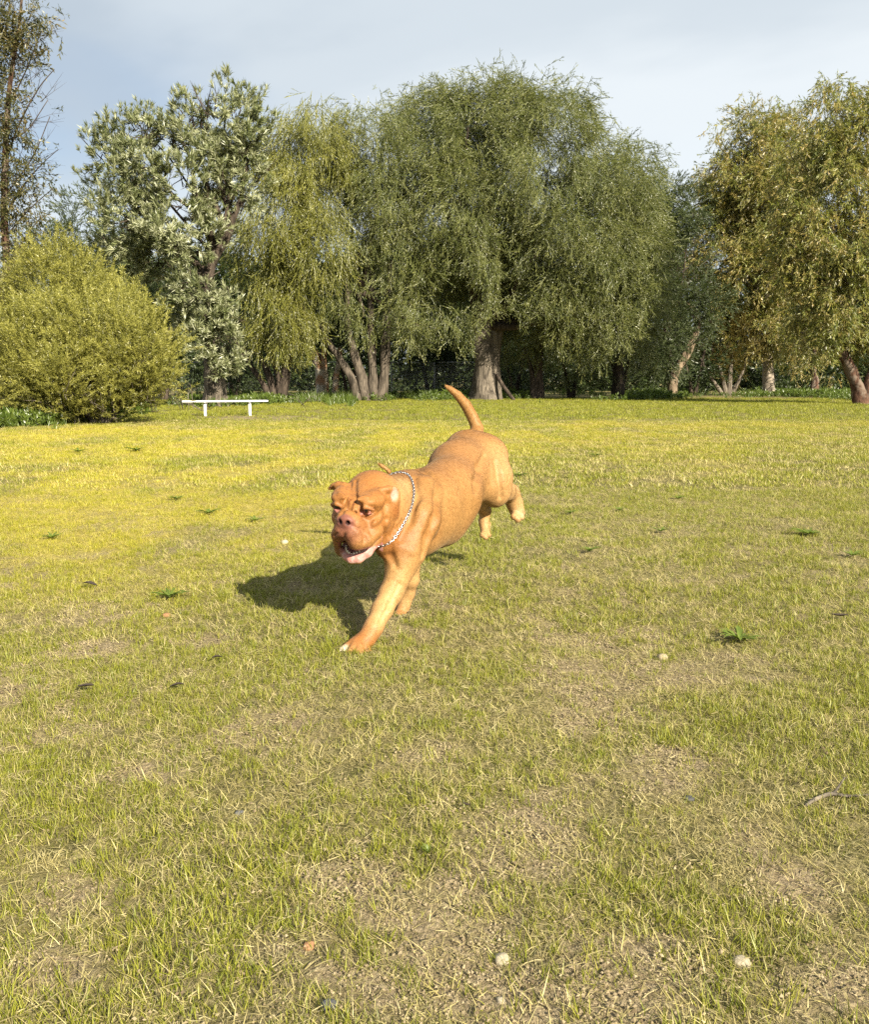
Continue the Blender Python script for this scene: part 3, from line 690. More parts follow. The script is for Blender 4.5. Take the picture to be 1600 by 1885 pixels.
lc, NT['C'] = crown(t, [(195, 655, 112, 98, 0, 1.6), (75, 675, 105, 88, .2, 1.5), (275, 670, 46, 70, 0, 1.0, .6), (160, 715, 120, 50, -.5, 1.2, .6), (30, 720, 70, 45, 0, 1, .5)], 21, BUSH, 49, 30, .32, 48, .75, -.5, .3, 1.0, hole=.37, hole_scale=1.1, lobe_up=.25, floor=.12, clump=.15)
stems(t, B_GREY, [[(185, 780, 8), (190, 720, 6), (200, 640, 3)], [(190, 780, 7), (240, 715, 5), (280, 650, 2)], [(180, 780, 7), (130, 720, 5), (80, 660, 2)], [(183, 780, 6), (165, 715, 4), (150, 620, 2)]], 21, 'stem', 17, 8); limbs(t, B_GREY, (190, 720, 21), lc, 8, .04, 17)
twigs(t, B_GREY, lc, 3, .5, .010, 18)

# --- tall gum at the left edge
D = 27
t = tree_root(8, 760, D, 'gum_tree', 'tall sparse brown leaved tree cut by the left edge of the photo')
GM = [(35, 15, 55, 45, 0, 1.0), (75, 50, 25, 40, 0, .6, .5), (15, 95, 48, 50, 0, 1.0), (60, 110, 25, 25, 0, .5, .4), (-15, 180, 60, 70, 0, 1.2), (30, 215, 32, 45, -.3, .6, .5), (-5, 290, 55, 50, 0, 1.0), (55, 300, 34, 40, 0, .6, .5), (20, 350, 50, 40, 0, .9), (10, 420, 45, 45, 0, .9), (0, 500, 50, 60, 0, .9), (40, 470, 30, 40, .4, .6, .5), (0, 600, 40, 60, .3, .8), (-60, 60, 60, 90, .3, 1.2), (-80, 330, 60, 140, .5, 1.2)]
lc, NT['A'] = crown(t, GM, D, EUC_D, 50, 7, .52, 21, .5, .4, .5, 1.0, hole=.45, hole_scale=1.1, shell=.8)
stems(t, B_RED, [[(8, 762, 11), (6, 640, 9), (12, 500, 7), (8, 400, 6), (10, 300, 5.5), (14, 200, 4.5), (22, 130, 3.5), (35, 50, 2.5), (42, -30, 1.5)], [(6, 560, 7), (-20, 440, 6), (-35, 300, 5), (-50, 120, 3)]], D, seed=19)
stems(t, B_DARK, [[(10, 300, 2.0), (35, 230, 1.5), (70, 165, 1.0), (100, 128, .6)], [(12, 260, 1.5), (50, 240, 1.0), (88, 185, .6)], [(8, 400, 2.0), (45, 340, 1.5), (80, 300, 0.8), (108, 275, .5)], [(10, 360, 1.5), (60, 290, 1.0), (92, 215, .6)], [(8, 440, 1.5), (50, 390, 1.0), (100, 345, .6)], [(12, 500, 1.5), (45, 440, 1.0), (75, 400, .6)], [(14, 200, 1.5), (48, 130, 1.0), (75, 60, .8)]], D, 'branch', 20, 6, .06, False)
twigs(t, B_DARK, [P(85, 150, D), P(80, 210, D), P(75, 250, D), P(85, 290, D), P(80, 330, D), P(70, 370, D), P(60, 180, D), P(55, 60, D), P(60, 420, D)] + list(lc[::2]), 6, .62, .008, 21, base=P(10, 330, D))

# --- thin grey-green tree in the gap at the right, with a crooked sunlit trunk
D = 49
t = tree_root(1240, 722, D, 'crooked_tree', 'thin grey green tree with crooked sunlit trunk in the gap')
lc, NT['J'] = crown(t, [(1232, 395, 48, 58, 0, 1.8), (1255, 450, 45, 55, 0, 1.6), (1215, 480, 55, 65, 0, 1.8), (1250, 530, 55, 45, .4, 1.6), (1200, 560, 50, 60, 0, 1.6), (1215, 640, 60, 50, .5, 1.6), (1210, 420, 40, 60, .4, 1.5), (1265, 600, 50, 35, .8, 1.3), (1300, 560, 35, 45, .8, 1.2)], D, BLUET, 51, 12, .45, 15, .6, .2, .4, .95, hole=.44)
stems(t, B_TAN, [[(1238, 722, 9), (1242, 690, 8), (1262, 655, 8), (1276, 625, 7), (1284, 592, 6), (1276, 570, 5), (1250, 558, 4.5), (1215, 565, 3)]], D, seed=22, bump=.1)
stems(t, B_DARK, [[(1240, 700, 6), (1225, 600, 5), (1235, 500, 3), (1232, 390, 1.5)], [(1225, 600, 3), (1255, 520, 2), (1265, 440, 1)]], D, 'branch', 23, 7, .06, False); limbs(t, B_DARK, (1232, 540, D), lc, 8, .06, 23); twigs(t, B_DARK, lc, 2, 1.4, .02, 24)

# --- right-hand gums
D = 54
t = tree_root(1414, 727, D, 'gum_tree', 'golden green gum with straight pale trunk near the right edge')
lc, NT['K'] = crown(t, [(1392, 262, 62, 72, 0, 2.2), (1350, 350, 55, 80, 0, 2.1), (1410, 370, 75, 90, -.3, 2.8), (1345, 460, 62, 80, -.2, 2.4), (1400, 500, 80, 80, -.6, 2.7), (1355, 545, 55, 45, 0, 2.0, .6), (1420, 595, 62, 42, -.4, 2.1, .6), (1450, 300, 45, 80, .5, 2.0, .6), (1318, 520, 40, 75, 0, 1.7, .5), (1375, 600, 50, 50, -.3, 1.7, .6), (1330, 400, 45, 60, -.2, 1.7, .5), (1450, 640, 45, 40, .2, 1.5, .5), (1400, 330, 70, 70, -.5, 2.2, .6)],
                   D, EUC[:4] + EUC_G[:2], 52, 18, .40, 13, .5, .6, .42, 1.2, hole=.47, hole_scale=.6)
stems(t, B_GUM, [[(1416, 732, 11), (1415, 690, 9.5), (1413, 630, 9), (1410, 540, 7), (1400, 420, 5), (1392, 300, 2)]], D, seed=25)
limbs(t, B_GREY, (1410, 560, D), lc, 10, .12, 26); twigs(t, B_GREY, lc[::2], 3, 1.0, .018, 27)
D = 36
t = tree_root(1588, 748, D, 'gum_tree', 'drooping gum with forked reddish trunk cut by the right edge')
lc, NT['L'] = crown(t, [(1535, 228, 72, 68, 1, 1.6), (1615, 250, 70, 80, .5, 1.6), (1500, 320, 55, 70, .6, 1.3, .7), (1570, 350, 85, 85, 0, 1.7), (1500, 440, 72, 75, -.2, 1.5), (1580, 470, 80, 85, -.6, 1.7), (1535, 560, 70, 58, -.4, 1.3, .7), (1620, 560, 70, 80, 0, 1.4), (1470, 560, 45, 40, .3, 1, .4), (1630, 420, 45, 90, .3, 1.2), (1480, 500, 50, 60, -.2, 1.1, .6), (1500, 610, 60, 38, .2, 1.1, .6), (1590, 620, 50, 40, .4, 1.1, .5), (1450, 440, 45, 60, .2, 1.1, .5)],
                   D, EUC_G[:4] + EUC[:3], 53, 18, .40, 19, .4, .8, .36, .95, hole=.47, hole_scale=.7)
stems(t, B_RED, [[(1588, 750, 13), (1576, 705, 11), (1562, 672, 10), (1548, 645, 8.5), (1546, 625, 7), (1556, 600, 5), (1560, 520, 4), (1550, 400, 3)], [(1592, 750, 10), (1600, 700, 8), (1618, 660, 6), (1635, 600, 5)], [(1548, 645, 5), (1535, 636, 4), (1522, 634, 2.5)]], D, seed=28, bump=.13)
stems(t, B_GUM, [[(1556, 600, 4), (1540, 540, 3), (1490, 520, 2.5), (1440, 515, 1.2)], [(1560, 520, 3), (1530, 490, 2.5), (1528, 455, 2)], [(1560, 520, 3), (1500, 540, 2), (1460, 535, 1)]], D, 'branch', 29, 7, .08, False)
limbs(t, B_GREY, (1556, 560, D), lc, 9, .08, 30); twigs(t, B_GREY, lc[::2], 3, .9, .014, 31)
D = 52
t = tree_root(1496, 725, D, 'young_gum_tree', 'small low gum with orange trunk between the two right gums')
lc, NT['M'] = crown(t, [(1500, 640, 55, 45, 0, 1.2), (1530, 670, 45, 30, -.3, 1.0, .6), (1475, 670, 30, 25, 0, .8, .4)], D, EUC, 54, 9, .45, 14, .5, .5)
stems(t, B_RED, [[(1496, 730, 9), (1500, 705, 7), (1498, 680, 5), (1500, 640, 3)]], D, seed=32)

# --- shrubs under the trees
t = tree_root(1342, 725, 53, 'feathery_shrub', 'brown feathery bush below the golden green gum', 'shrub')
lc, NT['N'] = crown(t, [(1350, 650, 48, 48, 0, 1.2), (1325, 610, 40, 45, .3, 1.1, .6), (1375, 625, 28, 50, .2, .9, .5)], 53, BROWN, 55, 14, .42, 15, .7, -.35, .3, 1.3)
stems(t, B_GREY, [[(1338, 724, 5), (1328, 690, 4), (1310, 640, 2)], [(1342, 724, 5), (1345, 680, 4), (1350, 630, 2)], [(1345, 724, 4), (1365, 690, 3), (1380, 640, 2)], [(1335, 724, 4), (1305, 690, 3), (1290, 660, 2)]], 53, 'stem', 33, 8)
for (u, d, ms, var, lab, sd) in [
        (1060, 47, [(1050, 665, 62, 50, 0, 1.4), (1000, 690, 45, 35, .4, 1.1, .6)], PEP, 'green leafy bush beside the slim dark trunk', 61),
        (1140, 46, [(1140, 665, 50, 52, 0, 1.3), (1185, 680, 42, 42, .3, 1.1, .6)], PEP, 'green leafy bush below the narrower tree at the right shoulder', 62),
        (650, 47, [(640, 560, 85, 110, 0, 2.0), (700, 620, 60, 60, .5, 1.6, .6), (560, 540, 50, 90, .5, 1.6, .6)], DARKT, 'tall dark leaf mass added as deep shade behind the leaning grey stems', 67),  # dark leaves stand in for the black shaded gap under the crowns
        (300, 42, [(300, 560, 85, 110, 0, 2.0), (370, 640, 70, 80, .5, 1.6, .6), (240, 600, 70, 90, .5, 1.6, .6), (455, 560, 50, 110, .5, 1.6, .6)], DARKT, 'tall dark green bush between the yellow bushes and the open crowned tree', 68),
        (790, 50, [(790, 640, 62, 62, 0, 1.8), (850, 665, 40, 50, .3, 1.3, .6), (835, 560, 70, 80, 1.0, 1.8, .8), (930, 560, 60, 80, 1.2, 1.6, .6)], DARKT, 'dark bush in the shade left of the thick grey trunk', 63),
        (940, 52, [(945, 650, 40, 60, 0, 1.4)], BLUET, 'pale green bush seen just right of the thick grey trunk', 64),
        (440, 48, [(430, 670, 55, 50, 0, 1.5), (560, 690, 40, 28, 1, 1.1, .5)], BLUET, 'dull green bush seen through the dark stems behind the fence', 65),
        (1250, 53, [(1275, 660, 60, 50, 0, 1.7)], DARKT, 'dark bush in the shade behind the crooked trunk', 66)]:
    t = tree_root(u, 722, d, 'understory_bush', lab, 'bush', 'bushes under the trees'); lc, n = crown(t, ms, d, var, sd, 9, .45, 11, .6, .2, .45, .9); NT['u' + str(sd)] = n
    b = ms[0]; stems(t, B_DARK, [[(b[0], 728, 4), (b[0] - 8, 690, 3), (b[0] - 20, 650, 2)], [(b[0] + 4, 728, 4), (b[0] + 12, 690, 3), (b[0] + 24, 640, 2)]], d, 'stem', sd, 6)

# --- a dead branch leaning on the thick trunk
dp = []
for (u, v, r, dd) in [(914, 690, 3.2, 42.6), (925, 708, 3.6, 42.2), (936, 724, 3.6, 41.8), (946, 738, 3, 41.4)]:
    p = P(u, v, dd); dp.append((p.x, p.y, max(p.z, .03), r * dd / 1600))
cc = curve_pts(dp, 10); V, F = tube([q[:3] for q in cc], [q[3] for q in cc], 8, .1, 3)
o = link('dead_branch', mesh_from('dead_branch', V, F, B_DARK, True), None, (dp[-1][0], dp[-1][1], 0)); tag(o, 'black dead branch leaning against the thick grey trunk', 'branch')

# --- green weeds along the foot of the trees
WEEDS = sources('weed_tuft', lambda: spray(rs, .24, 26, .10, .028, .9, .2, 3, .5), 5, M_WEED)
def weeds():
    g = np.random.default_rng(8); P_ = []
    line = [(-60, 790), (100, 782), (230, 768), (330, 752), (480, 745), (560, 741), (700, 738), (830, 738), (900, 742), (960, 742), (1050, 738), (1200, 736), (1330, 733), (1420, 730), (1480, 731), (1640, 741)]
    us = [a for a, _ in line]; vs = [b for _, b in line]
    for k in range(15000):
        u = g.uniform(-80, 1680); v = np.interp(u, us, vs) - abs(g.normal(0, 7)) + g.normal(0, 1.2)
        if v < 706: continue
        p = G(u, v)
        if p.y > 60: continue
        P_.append((p.x, p.y, 0.0))
    p = np.array(P_); h = fbm(p[:, :2] * np.array([.45, .2]), 14, 3); k = h > .43 + g.uniform(0, .1, len(p)); p = p[k]; h = h[k]
    p[:, 2] = gz(p[:, 0], p[:, 1]); n = len(p)
    o = scatter('weeds', p, quat_to(np.c_[g.normal(0, .35, (n, 2)), np.ones(n)], g.uniform(0, 6.28, n)), (.5 + 2.2 * np.clip(h - .42, 0, .3)) * g.uniform(.8, 1.6, n), g.integers(0, 5, n), WEEDS)
    tag(o, 'bright green weeds along the foot of the trees'); NT['weeds'] = n
weeds()
def tall_grass(u0, u1, v, n, name, label, seed, sc, var):
    g = np.random.default_rng(seed); p = np.array([tuple(G(g.uniform(u0, u1), v + g.normal(0, 4))) for _ in range(n)])
    o = scatter(name, p, quat_to(np.c_[g.normal(0, .25, (n, 2)), np.ones(n)], g.uniform(0, 6.28, n)), sc * g.uniform(.6, 1.3, n), g.integers(0, len(var), n), var); tag(o, label)
LONG = [source('long_tuft', t_[0], t_[1], M_WEED, t_[2]) for t_ in (tuft(rs, 22, .2, .42, .10, .1, .6, .016, 3) for _ in range(4))]
tall_grass(20, 130, 777, 55, 'long_grass', 'long green grass at the foot of the yellow bushes', 3, 1.0, LONG)
tall_grass(550, 650, 737, 160, 'long_grass', 'long green grass below the pale paperbark', 4, 1.3, LONG)
print('sprays', NT, sum(NT.values()))
# ------------------------------------------------------------------ the dog: one skin grown from a distance field
class Field:
    def __init__(s, lo, hi, h):
        s.lo = np.array(lo, float); s.h = h; s.n = np.ceil((np.array(hi) - s.lo) / h).astype(int) + 1
        s.D = np.full(s.n, .2, np.float32)
    def sub(s, lo, hi):
        a = np.clip(np.floor((lo - s.lo) / s.h).astype(int), 0, s.n - 1); b = np.clip(np.ceil((hi - s.lo) / s.h).astype(int) + 1, 1, s.n)
        ax = [(s.lo[i] + s.h * np.arange(a[i], b[i])).astype(np.float32) for i in range(3)]
        return tuple(slice(a[i], b[i]) for i in range(3)), ax[0][:, None, None], ax[1][None, :, None], ax[2][None, None, :]
    def blend(s, sl, d, k, sign=1):
        D = s.D[sl]
        if sign > 0: h = np.clip(.5 + .5 * (D - d) / k, 0, 1); s.D[sl] = D * (1 - h) + d * h - k * h * (1 - h)
        else: h = np.clip(.5 - .5 * (D + d) / k, 0, 1); s.D[sl] = D * (1 - h) - d * h + k * h * (1 - h)     # carve
    def cone(s, A, B, ra, rb, k=.02, sign=1):
        A = np.array(A, float); B = np.array(B, float); r = max(ra, rb) + k + 3 * s.h
        sl, x, y, z = s.sub(np.minimum(A, B) - r, np.maximum(A, B) + r); ab = B - A; L2 = max(ab @ ab, 1e-9)
        t = np.clip(((x - A[0]) * ab[0] + (y - A[1]) * ab[1] + (z - A[2]) * ab[2]) / L2, 0, 1)
        d = np.sqrt((x - A[0] - ab[0] * t) ** 2 + (y - A[1] - ab[1] * t) ** 2 + (z - A[2] - ab[2] * t) ** 2) - (ra + (rb - ra) * t)
        s.blend(sl, d, k, sign)
    def ball(s, C, r, k=.02, sign=1): s.cone(C, np.array(C) + 1e-5, r, r, k, sign)
    def ell(s, C, M, rad, k=.02, sign=1):
        """ellipsoid with axes the rows of M"""
        C = np.array(C, float); rad = np.array(rad, float); r = rad.max() + k + 3 * s.h
        sl, x, y, z = s.sub(C - r, C + r); X, Y, Z = x - C[0], y - C[1], z - C[2]
        q = [X * m[0] + Y * m[1] + Z * m[2] for m in np.asarray(M)]
        k0 = np.sqrt(sum((a / b) ** 2 for a, b in zip(q, rad))); k1 = np.sqrt(sum((a / b ** 2) ** 2 for a, b in zip(q, rad)))
        s.blend(sl, k0 * (k0 - 1) / np.maximum(k1, 1e-6), k, sign)
    def path(s, pts, k=.02, sign=1):
        for a, b in zip(pts[:-1], pts[1:]): s.cone(a[0], b[0], a[1], b[1], k, sign)
    def surf(s):
        """naive surface nets"""
        D = s.D; I = D < 0; n = s.n
        c = sum(I[i:n[0] - 1 + i, j:n[1] - 1 + j, k:n[2] - 1 + k].astype(np.int8) for i in (0, 1) for j in (0, 1) for k in (0, 1))
        cells = np.argwhere((c > 0) & (c < 8)); ids = np.full(n - 1, -1, np.int64); ids[tuple(cells.T)] = np.arange(len(cells))
        S_ = np.zeros((len(cells), 3)); C_ = np.zeros(len(cells)); cor = [(i, j, k) for i in (0, 1) for j in (0, 1) for k in (0, 1)]
        for a in cor:
            for ax in range(3):
                if a[ax]: continue
                b = list(a); b[ax] = 1; da = D[tuple((cells + a).T)]; db = D[tuple((cells + b).T)]; m = (da < 0) != (db < 0)
                t = np.where(m, da / np.where(m, da - db, 1), 0); p = np.tile(np.array(a, float), (len(cells), 1)); p[:, ax] += t
                S_[m] += p[m]; C_[m] += 1
        V = s.lo + s.h * (cells + S_ / C_[:, None]); F = []
        for ax in range(3):
            sl0 = [slice(None)] * 3; sl1 = [slice(None)] * 3; sl0[ax] = slice(0, -1); sl1[ax] = slice(1, None)
            e = np.argwhere(I[tuple(sl0)] != I[tuple(sl1)]); u, v = (ax + 1) % 3, (ax + 2) % 3
            e = e[(e[:, u] > 0) & (e[:, v] > 0) & (e[:, u] < n[u] - 1) & (e[:, v] < n[v] - 1)]; q = []
            for du, dv in ((0, 0), (-1, 0), (-1, -1), (0, -1)):
                w = e.copy(); w[:, u] += du; w[:, v] += dv; q.append(ids[tuple(w.T)])
            q = np.stack(q, 1); out = I[tuple(e.T)]; q[~out] = q[~out][:, ::-1]; F.append(q)
        return V, np.concatenate(F)
def relax(V, F, it, lam=.5):
    n = len(V); e = np.concatenate([F[:, [i, (i + 1) % 4]] for i in range(4)]); deg = np.bincount(e.ravel(), minlength=n)[:, None]
    for _ in range(it):
        A = np.zeros_like(V)
        for ax in range(3): A[:, ax] = np.bincount(e[:, 0], V[e[:, 1], ax], n) + np.bincount(e[:, 1], V[e[:, 0], ax], n)
        V = V + lam * (A / np.maximum(deg, 1) - V)
    return V
def A3(p): return np.array(p, float)
def pr(u, v, d, rpx): return (A3(P(u, v, d)), rpx * d / 1600)

def build_dog():
    H = np.array([-.478, -.878, 0.0]); LFT = np.array([.878, -.478, 0.0]); UP = np.array([0, 0, 1.0])     # heading, the dog's left, up
    f = Field((-.62, 3.02, -.05), (.62, 5.0, 1.12), .0042)
    # trunk
    f.path([pr(748, 952, 3.78, 61), pr(786, 930, 3.96, 62), pr(822, 912, 4.12, 62), pr(848, 868, 4.36, 54), pr(878, 848, 4.56, 50)], .05)
    f.path([pr(750, 908, 3.94, 43), pr(776, 905, 4.04, 38)], .04)
    f.path([pr(836, 862, 4.34, 44), pr(862, 836, 4.56, 42), pr(872, 830, 4.62, 36)], .04)
    f.path([pr(765, 975, 3.80, 53), pr(806, 950, 4.05, 54), pr(846, 905, 4.32, 37)], .05)                # brisket and belly
    f.path([pr(728, 985, 3.64, 44), pr(716, 1002, 3.58, 28)], .04)                                         # forechest
    # neck
    f.path([pr(745, 920, 3.86, 52), pr(708, 926, 3.66, 46)], .04)
    f.path([pr(736, 958, 3.74, 44), pr(704, 966, 3.60, 38)], .04)
    # near (left) foreleg, reaching forward
    f.path([pr(782, 905, 3.82, 30), pr(772, 955, 3.69, 38), pr(752, 1012, 3.62, 34)], .025)
    f.path([pr(745, 1020, 3.61, 33), pr(738, 1040, 3.59, 28), pr(730, 1066, 3.56, 20.5), pr(718, 1093, 3.53, 20), pr(704, 1122, 3.48, 18.5), pr(688, 1154, 3.43, 16.5), pr(676, 1174, 3.40, 18)], .03)
    f.path([pr(744, 1052, 3.61, 14), pr(730, 1096, 3.55, 11)], .02)                                        # back of the forearm
    f.cone(A3(P(690, 1163, 3.45)), A3(P(697, 1158, 3.49)), .022, .014, .02)
    paw = A3(P(664, 1184, 3.385)); f.ell(paw, np.stack([H, LFT, UP]), (.056, .045, .034), .02)
    for (u, v, d, r) in [(631, 1198, 3.350, 9.5), (644, 1203, 3.320, 10.5), (661, 1205, 3.310, 10.5), (677, 1200, 3.340, 9)]:
        e = A3(P(u, v, d)); k_ = paw * .55 + e * .45 + np.array([0, 0, .012]); f.cone(k_, e, .021, r * d / 1600 * .90, .004)
        f.cone(e + np.array([0, 0, .004]), e + H * .014 - np.array([0, 0, .006]), .012, .004, .006)
    # far (right) foreleg, under the chest
    f.path([pr(742, 1000, 3.88, 36), pr(749, 1038, 3.90, 24), pr(756, 1066, 3.91, 14.5), pr(751, 1092, 3.93, 11), pr(744, 1114, 3.92, 9.5), pr(738, 1130, 3.90, 11.5)], .03)
    p2 = A3(P(735, 1134, 3.88)); f.ball(p2, .028, .015)
    for (u, v, d, r) in [(720, 1140, 3.84, 6.5), (730, 1144, 3.82, 7), (741, 1143, 3.83, 6.5)]: f.cone(p2, A3(P(u, v, d)), .018, r * d / 1600, .004)
    # near (left) hind leg, kicked back
    f.path([pr(893, 845, 4.50, 44), pr(907, 880, 4.42, 34), pr(911, 908, 4.40, 27)], .05)
    f.path([pr(880, 856, 4.44, 34), pr(898, 895, 4.36, 27)], .05)
    f.path([pr(914, 902, 4.42, 24), pr(929, 903, 4.60, 18), pr(940, 907, 4.74, 15), pr(947, 925, 4.76, 13.5), pr(952, 940, 4.76, 14)], .03)
    p3 = A3(P(953, 942, 4.75))
    for (u, v, d, r) in [(946, 951, 4.70, 6.5), (953, 956, 4.70, 6.5), (960, 952, 4.73, 6.2), (962, 944, 4.77, 5.5)]: f.cone(p3, A3(P(u, v, d)), .022, r * d / 1600, .005)
    # far (right) hind leg
    f.path([pr(862, 850, 4.62, 40), pr(866, 885, 4.56, 28), pr(872, 908, 4.54, 21)], .04)
    f.path([pr(874, 910, 4.55, 17), pr(884, 926, 4.66, 13), pr(893, 940, 4.76, 10.5), pr(891, 962, 4.75, 8.5), pr(893, 976, 4.73, 9.5)], .02)
    p4 = A3(P(893, 977, 4.72))
    for (u, v, d, r) in [(888, 985, 4.68, 5), (894, 989, 4.68, 5), (900, 985, 4.71, 4.6)]: f.cone(p4, A3(P(u, v, d)), .018, r * d / 1600, .008)
    f.cone(A3(P(900, 964, 4.80)), A3(P(898, 975, 4.78)), .012, .008, .01)
    # tail
    f.path([pr(874, 808, 4.66, 18), pr(879, 789, 4.70, 11.5), pr(870, 768, 4.71, 10.5), pr(857, 745, 4.70, 10), pr(842, 727, 4.68, 8), pr(829, 716, 4.66, 5.5), pr(821, 711, 4.65, 3)], .004)
    # skin folds of the neck and shoulder
    for (a, b, r) in [((717, 905, 3.52), (728, 985, 3.50), .011), ]:
        f.cone(A3(P(*a)), A3(P(*b)), r * .6, r, .03, -1)
    def groove(pts, r, k, depth=.0):
        """a soft crease pressed into the skin along points given as seen from the front"""
        q_ = []
        for (u, v, *dq) in pts:
            d0 = dq[0] if dq else 3.5
            d = d0 - .45
            while d < d0 + .5:
                p = A3(P(u, v, d)); i = np.clip(np.round((p - f.lo) / f.h).astype(int), 0, f.n - 1)
                if f.D[tuple(i)] < 0: break
                d += .004
            q_.append((A3(P(u, v, d - r + depth * 1.7)), r))
        for i, (a, b) in enumerate(zip(q_[:-1], q_[1:])):
            f.cone(a[0], b[0], a[1] * (.55 if i == 0 else 1), b[1] * (.55 if i == len(q_) - 2 else 1), k, -1)
    groove([(800, 880, 3.9), (806, 915, 3.9), (800, 955, 3.85), (788, 990, 3.8), (779, 1022, 3.75)], .014, .030, .007)   # behind the shoulder
    groove([(762, 880, 3.85), (768, 915, 3.8), (752, 960, 3.7), (735, 992, 3.6)], .010, .028, .004)                      # neck to shoulder
    groove([(892, 838, 4.4), (882, 862, 4.4), (877, 888, 4.35), (876, 902, 4.35)], .014, .034, .009)                     # flank to thigh
    groove([(722, 1006, 3.55), (718, 1024, 3.55), (728, 1040, 3.55)], .010, .022, .005)                                  # armpit
    groove([(768, 862, 3.95), (782, 868, 4.0), (796, 876, 4.0)], .010, .030, .003)                                       # behind the withers
    groove([(912, 850, 4.45), (918, 880, 4.4), (922, 915, 4.4)], .008, .030, .003)
    groove([(735, 1075, 3.55), (718, 1112, 3.5), (700, 1145, 3.45)], .006, .018, .002)                                   # tendon of the forearm
    groove([(731, 925, 3.65), (728, 955, 3.6), (722, 985, 3.55)], .008, .02, .004); groove([(742, 915, 3.7), (741, 945, 3.65), (732, 972, 3.6)], .006, .02, .003)

    # ---- head, in its own frame: F out of the nose, L the dog's left, U up
    yaw, pitch, roll = R(20), R(-14), R(-4)
    Fh = np.array([-math.sin(yaw) * math.cos(pitch), -math.cos(yaw) * math.cos(pitch), math.sin(pitch)]); Lh = np.cross(UP, Fh); Lh /= np.linalg.norm(Lh); Uh = np.cross(Fh, Lh)
    Lh, Uh = Lh * math.cos(roll) + Uh * math.sin(roll), Uh * math.cos(roll) - Lh * math.sin(roll)
    HC = A3(P(668, 925, 3.52)); M = np.stack([Fh, Lh, Uh]); q = lambda a, b, c: HC + Fh * a + Lh * b + Uh * c
    f.ell(q(-.02, 0, -.012), M, (.118, .108, .078), .03)                 # skull
    f.ell(q(.046, 0, .032), M, (.068, .104, .036), .03)                # forehead
    f.path([(q(-.10, 0, -.01), .108), (HC * .4 + A3(P(712, 928, 3.68)) * .6, .108)], .05)
    for sg in (-1, 1):
        f.ell(q(.030, sg * .076, .036), M, (.055, .036, .034), .025)
        f.ell(q(.012, sg * .070, -.055), M, (.082, .050, .074), .025)   # cheeks
        f.ell(q(.086, sg * .056, .046), M, (.029, .038, .020), .018)    # brow
        f.cone(q(.106, sg * .030, .056), q(.090, sg * .056, .064), .012, .010, .012)
        f.ell(q(.078, sg * .066, -.040), M, (.042, .036, .034), .018)   # under the eye
    f.ell(q(.110, 0, -.040), M, (.062, .068, .058), .022)               # muzzle
    f.ell(q(.146, .004, -.060), M, (.044, .058, .046), .018)
    f.cone(q(.09, 0, .002), q(.142, 0, -.010), .036, .036, .020)         # bridge
    # upper lips: a deep pad each side of the nose, the far one hanging free, the near one drawn back to the corner of the mouth
    f.path([(q(.160, .026, -.064), .038), (q(.157, .040, -.098), .036), (q(.130, .062, -.100), .035), (q(.084, .080, -.084), .032), (q(.035, .086, -.066), .028)], .016)
    f.path([(q(.158, -.024, -.060), .032), (q(.146, -.044, -.084), .027), (q(.120, -.060, -.100), .026), (q(.08, -.076, -.104), .026)], .016)
    f.path([(q(.136, -.052, -.088), .024), (q(.130, -.058, -.130), .018), (q(.122, -.060, -.168), .0165), (q(.114, -.060, -.190), .011)], .012)
    f.ell(q(.138, 0, -.026), M, (.042, .056, .040), .018)
    f.ell(q(.174, 0, -.012), M, (.016, .034, .026), .010)               # nose
    for sg in (-1, 1):
        f.ell(q(.112, sg * .066, .016), M, (.024, .027, .0125), .008, -1)   # eye socket
        f.ell(q(.187, sg * .0155, -.010), M, (.020, .0075, .0095), .003, -1)  # nostril
        f.cone(q(.190, sg * .020, -.016), q(.176, sg * .036, -.015), .004, .0025, .004, -1)
        f.path([(q(.186, sg * .030, -.060), .003), (q(.176, sg * .050, -.078), .003)], .007, -1); f.path([(q(.188, sg * .022, -.084), .003), (q(.178, sg * .050, -.098), .003)], .007, -1)
    f.path([(q(.200, 0, -.020), .003), (q(.200, 0, -.045), .0035), (q(.194, -.002, -.068), .005)], .006, -1)   # philtrum
    f.path([(q(.202, -.006, -.070), .005), (q(.190, -.016, -.100), .017), (q(.172, -.016, -.140), .027)], .007, -1)   # the lips part below it
    for off, dpt in ((-.009, .011), (.012, .010)):                       # furrows of the forehead
        f.path([(q(.134, off * .5, .016), dpt * .6), (q(.126, off, .050), dpt), (q(.100, off * 1.6, .076), dpt * .7)], .010, -1)
    f.cone(q(.116, .034, .072), q(.100, .080, .074), .004, .003, .012, -1); f.cone(q(.116, -.034, .072), q(.100, -.075, .074), .004, .003, .012, -1)
    f.path([(q(.136, .030, .030), .005), (q(.130, .024, .010), .005), (q(.140, .034, -.010), .004)], .010, -1)
    for sg in (-1, 1):                                                   # lids
        f.path([(q(.114, sg * .040, .010), .0045), (q(.115, sg * .062, -.001), .0065), (q(.098, sg * .090, .012), .005)], .006)
        f.path([(q(.116, sg * .040, .022), .005), (q(.118, sg * .062, .0335), .0075), (q(.100, sg * .092, .020), .006)], .007)
        f.path([(q(.112, sg * .044, -.014), .003), (q(.112, sg * .064, -.024), .0035), (q(.098, sg * .086, -.014), .003)], .008, -1)
    # open mouth and lower jaw
    f.ell(q(.100, .010, -.140), M, (.085, .064, .036), .010, -1)
    f.path([(q(.118, -.056, -.118), .014), (q(.08, -.066, -.128), .020), (q(.03, -.064, -.13), .03)], .012)
    f.path([(q(-.02, 0, -.105), .055), (q(.03, 0, -.150), .040)], .02)
